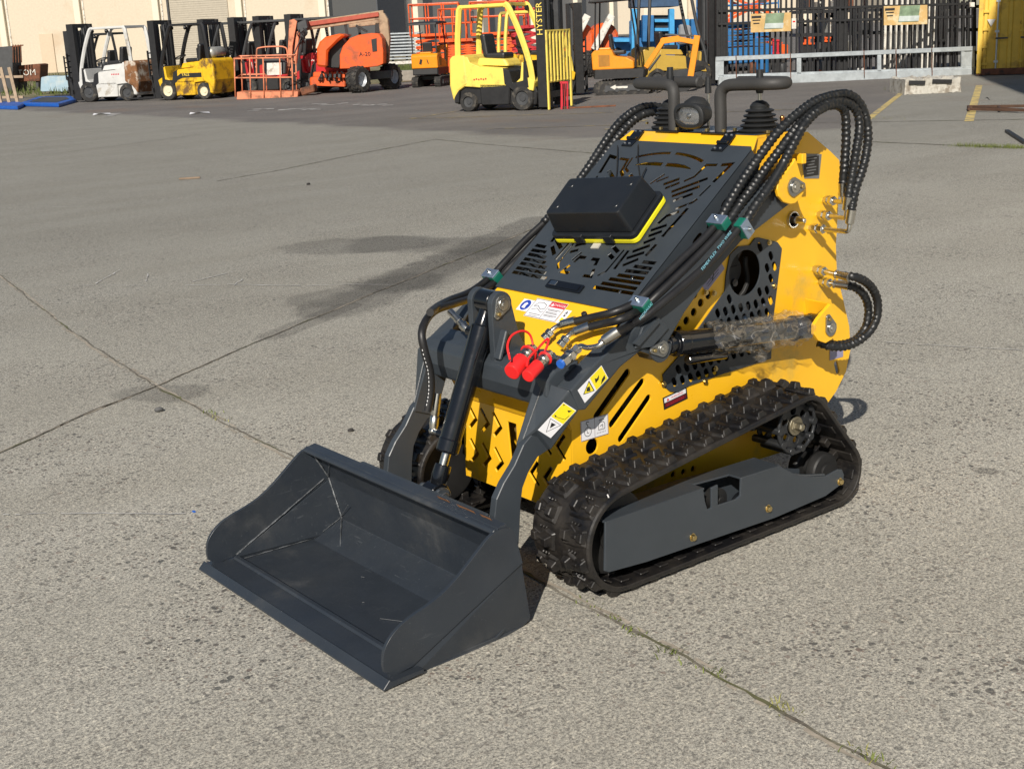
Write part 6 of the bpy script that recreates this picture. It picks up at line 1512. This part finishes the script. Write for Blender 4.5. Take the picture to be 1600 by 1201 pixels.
v.slab('bin_body', FGRY, [(109, 145), (117, 145), (118, 122), (108, 122)], 0, .4, .01); v.slab('lid', FBLK, [(107, 122), (119, 122), (118, 118), (108, 118)], -.03, .43, .01)
def flatramp(lab, pts, hgt, px, py):
    v = Vw('yard_ramp', lab, 'ramp', px, py); mb = MB(); q = [G(*p)-v.o for p in pts]; q = [V((a.dot(RH), a.dot(FH), 0)) for a in q]; n = len(q)
    mb.add(q+[p+Z_*hgt for p in q], [tuple(range(n)), tuple(range(n, 2*n))]+[(i, (i+1) % n, n+(i+1) % n, n+i) for i in range(n)]); part('ramp_frame', mb, BLUP, v.t, .02); return v, q
v, q = flatramp('long blue steel ramp lying flat in front of the leaning pallet', [(30, 166.5), (92, 168), (120, 160), (112, 155), (60, 156)], .10, 75, 163)
mb = MB(); c = sum(q, V())/len(q); mb.add([c+(p-c)*.7+Z_*.108 for p in q], [tuple(range(len(q)))]); part('tread_plate', mb, FGRY, v.t, merge=False)
v, q = flatramp('blue steel ramp end sticking in from the left picture edge', [(-60, 170), (28, 172), (38, 167), (30, 164), (-60, 163)], .10, 0, 169)

# ---------------------------------------------------------------- sliding gate, banners, fork rack
v = Vw('sliding_gate', 'galvanised sliding gate with tall black bars along the right of the yard', 'gate', 1320, 126)
BARM = mat('gate black', (.012, .012, .013), .5, var=.2, bump=0)
def gl(px): return 125.5-(px-1120)*.0325*1.0   # lower beam pixel height
def gu(px): return 91.5-(px-1120)*.041
DG = {}
def gd(px): return (1320-px)*.0028*0
vbeam(v, 'upper_rail', GALV, (1118, gu(1118)+1, 0), (1524, gu(1524)+1, 0), .09, .10); vbeam(v, 'lower_rail', GALV, (1122, gl(1122)+1.5, 0), (1520, gl(1520)+1.5, 0), .16, .20)
vbeam(v, 'middle_rail', GALV, (1122, gl(1122)-6, 0), (1520, gl(1520)-6, 0), .06, .07)
for a, b in ((1118, 1131), (1245, 1252), (1371, 1377), (1502, 1507), (1518, 1523)): v.slab('gate_post', GALV, [(a, gu(a)), (b, gu(b)), (b, gl(b)), (a, gl(a))], -.03, .03, .005)
v.slab('end_mesh', GALV, [(1506, gu(1506)), (1519, gu(1519)), (1519, gl(1519)), (1506, gl(1506))], -.01, .01, 0)
for px in (1288, 1374, 1516): vbeam(v, 'stay', FGRY, (px, gl(px)+3, -.05), (px, gl(px)+12, -.05), .06, .05)
vbeam(v, 'stay_rail', GALV, (1250, 137, -.05), (1376, 133.5, -.05), .05, .05)
bars = []
for k in range(57):
    px = 1128+k*8.3
    if px > 1522: break
    mb = MB(); a = v.p(px, gl(px)-2, .12); b = v.p(px, -80, .12); b.x = a.x; mb.bar(a, b, .042, .042); part('bar', mb, BARM, v.t)
for yy in (32, 12): vbeam(v, 'cross_rail', BARM, (1122, yy+6, .12), (1524, yy-6, .12), .05, .06)
for px in (1316, 1128): v.slab('gate_column', BARM, [(px-9, 122), (px+9, 121), (px+9, -80), (px-9, -80)], .16, .45, .01)
for px in (1150, 1235, 1350, 1400, 1456):
    vbeam(v, 'rusty_rod', RSTB, (px, gu(px)-4, -.12), (px+.6, gl(px)+4, -.12), .02, .02)
GRNB = mat('banner green', (.17, .24, .15), .6, var=.4, bump=0); ORB = mat('banner orange', (.52, .34, .13), .6, var=.12, dirt=(.6, .5, .3), dirt_amt=.4, dscale=6, bump=0); GRYB = mat('banner grey', (.45, .5, .48), .6, var=.2, bump=0)
def banner(lab, x0, x1, y0, y1, sk):
    v = Vw('banner', lab, 'banner', 1320, 126); D_ = -.09
    v.slab('banner_sheet', ORB, [(x0, y0+sk), (x1, y0-sk), (x1, y1-sk), (x0, y1+sk)], D_, D_+.01, 0)
    w = x1-x0
    v.slab('picture', GRNB, [(x0+w*.38, y0+.5), (x1-w*.16, y0-.6), (x1-w*.22, y1-4-sk), (x0+w*.33, y1-4)], D_-.006, D_-.001, 0)
    v.slab('grey_band', GRYB, [(x0+w*.36, y0+(y1-y0)*.55), (x1-w*.18, y0+(y1-y0)*.52), (x1-w*.2, y1-6), (x0+w*.34, y1-5)], D_-.012, D_-.007, 0)
    mb = MB()
    for k in range(3): q = v.p(x0+w*.14, y0+6+k*5, D_-.004); mb.box(q, (.22-.04*k, .003, .05 if k == 0 else .025))
    part('print_line', mb, FBLK, v.t)
    for px in (x0+1, x1-1): vbeam(v, 'tie', FBLK, (px, y0-3, D_+.02), (px, y0+2, D_+.02), .015, .015)
banner('orange and green printed banner tied to the gate left of the black column', 1173, 1236, 21, 50, 1.2)
banner('orange and green printed banner tied to the gate right of the black column', 1381, 1449, 9, 39, 1.0)
v = Vw('notice', 'small white notice hung beside the left banner on the gate', 'sign', 1320, 126); v.slab('notice_board', WPST, [(1237, 29), (1244, 28.7), (1244, 45), (1237, 45.3)], -.09, -.08, 0)
mb = MB(); q = v.p(1240.5, 34, -.095); mb.box(q, (.06, .003, .03)); part('print_line', mb, RED, v.t)
v = Vw('notice', 'small white notice on the right end of the gate near the yellow container', 'sign', 1320, 126); v.slab('notice_board', WPST, [(1515, 4), (1523, 4), (1523, 11), (1515, 11)], -.09, -.08, 0)
# uprights standing in rows beyond the gate
rr_ = random.Random(12); nW = nB = 0
for k in range(9):
    px = 1384+k*9.4+rr_.uniform(-1.5, 1.5); v = Vw('upright_post', 'weathered white steel upright standing in the row beyond the gate', 'post', px, 116, 'white uprights beyond the gate')
    v.slab('post', WPST, [(px-3.2, 112), (px+3.2, 112), (px+3.2, -60), (px-3.2, -60)], 0, .12, .01, dref=0)
for k in range(14):
    px = 1258+k*19.5+rr_.uniform(-3, 3); v = Vw('mast_section', 'black forklift mast section stored upright beyond the gate', 'mast section', px, 114, 'black mast sections beyond the gate')
    h = rr_.uniform(-50, 25) if px > 1360 else rr_.uniform(10, 45)
    for dx in (-5, 3): v.slab('rail', FBLK, [(px+dx, 113), (px+dx+3.2, 113), (px+dx+3.2, h), (px+dx, h)], 0, .14, .005)
    for q_ in range(3): y = h+8+(100-h)*q_/3; v.slab('cross_member', FBLK, [(px-5, y+4), (px+6, y+4), (px+6, y), (px-5, y)], .02, .1, .005)
ft = [('red forklift attachment hanging beyond the gate beside the left banner', 1213, 62, 85, CRIM), ('bright orange steel bracket on the black frame right of the left banner', 1256, 58, 70, ORG), ('second bright orange steel bracket on the black frame', 1268, 58, 70, ORG), ('orange steel bracket nearest the black gate column', 1294, 58, 66, ORG)]
for lab, px, y0, y1, m in ft:
    v = Vw('attachment', lab, 'attachment', px, 117); 
    for dx in (0, 6): v.slab('upright', m, [(px-5+dx, y1), (px-2+dx, y1), (px-2+dx, y0), (px-5+dx, y0)], 0, .1, .005)
    for y in (y0, y1-3): v.slab('plate', m, [(px-6, y+3), (px+5, y+3), (px+5, y), (px-6, y)], -.02, 0, .005)
    v.slab('foot', FBLK, [(px-6, 117), (px+5, 117), (px+5, y1), (px-6, y1)], .02, .1, .005)
for i, (px, y0, m, lab) in enumerate(((1130, 62, FWHT, 'white plastic covered engine part beyond the left end of the gate'), (1290, 108, ORG, 'small orange can on the ground beyond the gate'), (1413, 104, CRIM, 'small red can on the ground among the white uprights'), (1350, 107, FWHT, 'white pail beside the black gate column'), (1180, 98, RSTB, 'rusty gas cylinder beyond the left part of the gate'), (1195, 92, FBLU, 'blue drum beyond the left part of the gate'), (1225, 100, FGRY, 'grey drum beyond the gate below the left banner'), (1385, 106, FYEL2, 'yellow bucket beyond the gate right of the column'))):
    v = Vw('container_can', lab, 'can', px, 115); h = v.p(px, y0).z; r = .10 if y0 > 95 else .18; mb = MB(); mb.lathe((0, .3, 0), (0, .3, h), [(0, r*.9), (h*.05, r), (h*.5, r*1.02), (h*.9, r), (h, r*.8)], 14); part('can_body', mb, m, v.t); mb = MB(); mb.cyl((0, .3, h), (0, .3, h+.03), r*.4); part('lid', mb, FBLK, v.t)
# dark shed frame behind the gate so the rack has something behind it
v = Vw('storage_rack', 'black steel storage rack full of forklift parts standing beyond the gate', 'rack', 1400, 111)
for x0 in range(1250, 1530, 34): v.slab('rack_post', FBLK, [(x0, 110), (x0+3.5, 110), (x0+3.5, -60), (x0, -60)], .3, .5, 0)
for y in (12, 48, 84): v.slab('shelf', FBLK, [(1245, y+5), (1530, y-4), (1530, y+1), (1245, y+10)], .3, 1.2, 0)
rk = random.Random(3)
for k in range(26):
    px = rk.uniform(1250, 1360); y = rk.choice((12, 48, 84)); h = rk.uniform(10, 26); w = rk.uniform(3, 9)
    v.slab('stored_part', rk.choice((FBLK, FGRY, FGRY, FBLK, WPST, RSTB)), [(px, y+4), (px+w, y+4), (px+w, y+4-h), (px, y+4-h)], .4, 1.0, .01)

# ---------------------------------------------------------------- container
cb = G(1525, 119); cnt = thing('shipping_container', 'yellow shipping container with locking bars at the right picture edge', 'container', cb, YAWR-radians(20.5))
mb = MB(); mb.box((1.22, 3.1, 1.33), (2.44, 6.0, 2.46)); part('container_body', mb, CYEL, cnt, .01)
for x0, x1 in ((0, .10), (2.34, 2.44)): mb = MB(); mb.box(((x0+x1)/2, .02, 1.35), (x1-x0, .16, 2.6)); part('corner_post', mb, CYEL, cnt, .01)
for x0 in (.12, 1.225):
    mb = MB(); l = [(x0, 0)]; 
    for k in range(4): a = x0+.06+k*.26; l += [(a, 0), (a+.03, .035), (a+.17, .035), (a+.20, 0)]
    l += [(x0+1.10, 0), (x0+1.10, .06), (x0, .06)]
    mb.prism(l, (0, .04, .14), X_, Y_, Z_, 2.35); d_ = part('door', mb, CYEL, cnt, 0)
    for xb in (x0+.28, x0+.80):
        mb = MB(); mb.cyl((xb, .015, .12), (xb, .015, 2.55), .018, n=8)
        for zz in (.3, .95, 1.6, 2.3): mb.box((xb, .02, zz), (.09, .04, .05))
        part('locking_bar', mb, CYEL if xb > .5 else GALV, d_)
        mb = MB(); mb.box((xb+.10, -.01, .80), (.26, .02, .035)); part('handle', mb, FGRY, d_)
    for zz in (.25, .62, 1.0, 1.38): mb = MB(); mb.box((x0+.04, .03, zz), (.12, .05, .06)); part('hinge', mb, CYEL, d_, .005)
mb = MB(); mb.box((1.22, .03, .08), (2.44, .14, .14)); part('foot_rail', mb, RSTB, cnt, .01)
FDL = mat('faded lettering', (.30, .16, .03), .6)
mb = MB()
for t_, a, b in (('N.E.M', 1.06, 1.62), ('BLUE', 1.06, 1.48), ('S.T.', 1.02, 1.25), ('CLCAP', 1.06, 1.11)): text_mb(mb, t_, (a, .028, b), X_, Z_, .13, 0, .002)
part('lettering', mb, FDL, cnt)
mb = MB(); mb.prism([(-.09, .07), (.09, .07), (0, -.09)], (.27, .03, 1.14), X_, Z_, V((0, -1, 0)), .01); part('white_triangle', mb, WPST, cnt)

# wrapped slab by the gate
v = Vw('wrapped_bale', 'torn white wrapped bale lying on the concrete in front of the gate', 'bale', 1457, 146)
mb = MB(); rw = random.Random(6); nx, ny = 22, 10; L_, W_b, H_b = 1.02, .95, .26; vs = []
def lump(x, y, z): return V((x*L_+rw.uniform(-.012, .012), y*W_b+rw.uniform(-.012, .012), z+rw.uniform(-.012, .012)))
for j in range(ny+1):
    for i in range(nx+1): vs.append(lump(i/nx-.5, j/ny, H_b+.03*sin(i*.9)*cos(j*1.3)))
for zz in (1, 0):
    for i in range(nx+1): vs.append(lump((i/nx-.5)*(1.02-.04*zz), -.02*(1-zz), .14*zz+.0))
fs = [(j*(nx+1)+i, j*(nx+1)+i+1, (j+1)*(nx+1)+i+1, (j+1)*(nx+1)+i) for j in range(ny) for i in range(nx)]
o1 = (ny+1)*(nx+1); o2 = o1+nx+1
fs += [(i, i+1, o1+i+1, o1+i) for i in range(nx)]+[(o1+i, o1+i+1, o2+i+1, o2+i) for i in range(nx)]
mb.add(vs, fs, 0, False)
k0 = len(mb.v)
mb.add([V((L_/2, 0, 0)), V((L_/2, W_b, 0)), V((L_/2, W_b, H_b)), V((L_/2, 0, H_b)), V((-L_/2, 0, 0)), V((-L_/2, W_b, 0)), V((-L_/2, W_b, H_b)), V((-L_/2, 0, H_b))], [(0, 1, 2, 3), (4, 5, 6, 7)])
part('wrapping', mb, mat('dusty white wrap', (.44, .42, .37), .8, var=.15, dirt=(.22, .19, .15), dirt_amt=.5, dscale=6, bump=.3, bscale=25), v.t)
mb = MB()
for x_, w_ in ((-.30, .30), (.16, .36)): mb.box((x_, -.03, H_b*.80), (w_, .02, .07), R=Matrix.Rotation(.06, 3, 'Y'))
part('dark_opening', mb, FBLK, v.t, .004)
# rusty steel frame and bent rod on the right
v = Vw('steel_grate', 'rusty flat steel frame lying on the concrete at the right edge', 'grate', 1556, 173)
mb = MB(); 
for a, b in (((1512, 171), (1600, 170)), ((1512, 175), (1604, 177)), ((1512, 171), (1514, 175.5)), ((1560, 170.5), (1562, 176)), ((1520, 172), (1590, 176))):
    p, q = G(*a)-v.o, G(*b)-v.o; mb.bar((p.dot(RH), p.dot(FH), .04), (q.dot(RH), q.dot(FH), .04), .03, .04)
part('frame', mb, mat('dark rusted rod', (.07, .035, .02), .85, var=.3), v.t, .003)
v = Vw('bent_rod', 'thin bent black rod lying over the yellow line near the container', 'rod', 1520, 168)
vt(v, 'rod', FBLK, [(1480, 172, 0), (1520, 163, 1.3), (1543, 153, 2.0), (1550, 163, .8), (1556, 168, .2)], .012, 5)
v = Vw('steel_offcut', 'thin dark steel offcut on the concrete at the right picture edge', 'offcut', 1590, 212)
mb = MB(); p, q = G(1573, 207)-v.o, G(1602, 226)-v.o; mb.bar((p.dot(RH), p.dot(FH), .02), (q.dot(RH), q.dot(FH), .02), .05, .03); part('bar', mb, FBLK, v.t, .002)

# the tall hall just outside the right edge, whose shadow falls on the container
A_ = V((-9.12, -1.96, 0)); ly = V((cos(radians(219)), sin(radians(219)), 0)); rt_ = V((ly.y, -ly.x, 0))
if rt_.dot(RH) < 0: rt_ = -rt_
hall = thing('hall', 'tall plain hall standing out of view beyond the right picture edge', 'building', A_, atan2(rt_.y, rt_.x))
mb = MB(); mb.prism([(0, 0), (9, 0), (9, 17.5), (1.2, 17.5), (.62, 15.3), (0, 13.3)], (0, 0, 0), X_, Z_, Y_ if V((-rt_.y, rt_.x, 0)).dot(ly) < 0 else -Y_, 5)
part('wall', mb, CREAM, hall)

wr = thing('boundary_wall', 'long grey block wall behind the yellow container, beyond the right picture edge', 'wall', DR(46, 18.6), YAWR-radians(12))
mb = MB(); mb.box((30, .15, 2.2), (60, .3, 4.4)); part('wall', mb, GWALL, wr)
for k in range(13): mb = MB(); mb.box((k*5+.3, -.1, 2.3), (.4, .3, 4.6)); part('pier', mb, CRCOL, wr, .02)
# ================================================================== CAMERA, LIGHT, RENDER
cd = bpy.data.cameras.new('camera'); cam = bpy.data.objects.new('camera', cd); COL.objects.link(cam)
M = Matrix((_r, _u, -_f)).transposed().to_4x4(); M.translation = CAM; cam.matrix_world = M
cd.sensor_width = 36; cd.sensor_fit = 'HORIZONTAL'; cd.lens = FPX/1600*36; cd.clip_end = 3000; cd.clip_start = .05
SC.camera = cam
AZ, EL = radians(219), radians(33.8)             # direction the light travels to, elevation
sd = bpy.data.lights.new('sun', 'SUN'); sun = bpy.data.objects.new('sun', sd); COL.objects.link(sun)
d = V((cos(AZ)*cos(EL), sin(AZ)*cos(EL), -sin(EL))); sun.rotation_euler = d.to_track_quat('-Z', 'Y').to_euler()
sd.energy = 5.0; sd.angle = radians(.5); sd.color = (1, .93, .83)
w = bpy.data.worlds.new('World'); SC.world = w; w.use_nodes = True
nt = w.node_tree; bg = nt.nodes['Background']; sky = nt.nodes.new('ShaderNodeTexSky'); sky.sky_type = 'NISHITA'; sky.sun_disc = False
sky.sun_elevation = EL; s_ = -d; sky.sun_rotation = atan2(s_.x, s_.y); sky.air_density = 1.0; sky.dust_density = .6
nt.links.new(sky.outputs[0], bg.inputs[0]); bg.inputs[1].default_value = .055
SC.view_settings.view_transform = 'Standard'; SC.view_settings.look = 'None'; SC.view_settings.exposure = .20; SC.view_settings.gamma = 1
SC.render.engine = 'CYCLES'; SC.render.resolution_x = 1024; SC.render.resolution_y = 768
SC.cycles.max_bounces = 5; SC.cycles.diffuse_bounces = 3; SC.cycles.glossy_bounces = 3; SC.cycles.transmission_bounces = 4; SC.cycles.transparent_max_bounces = 12
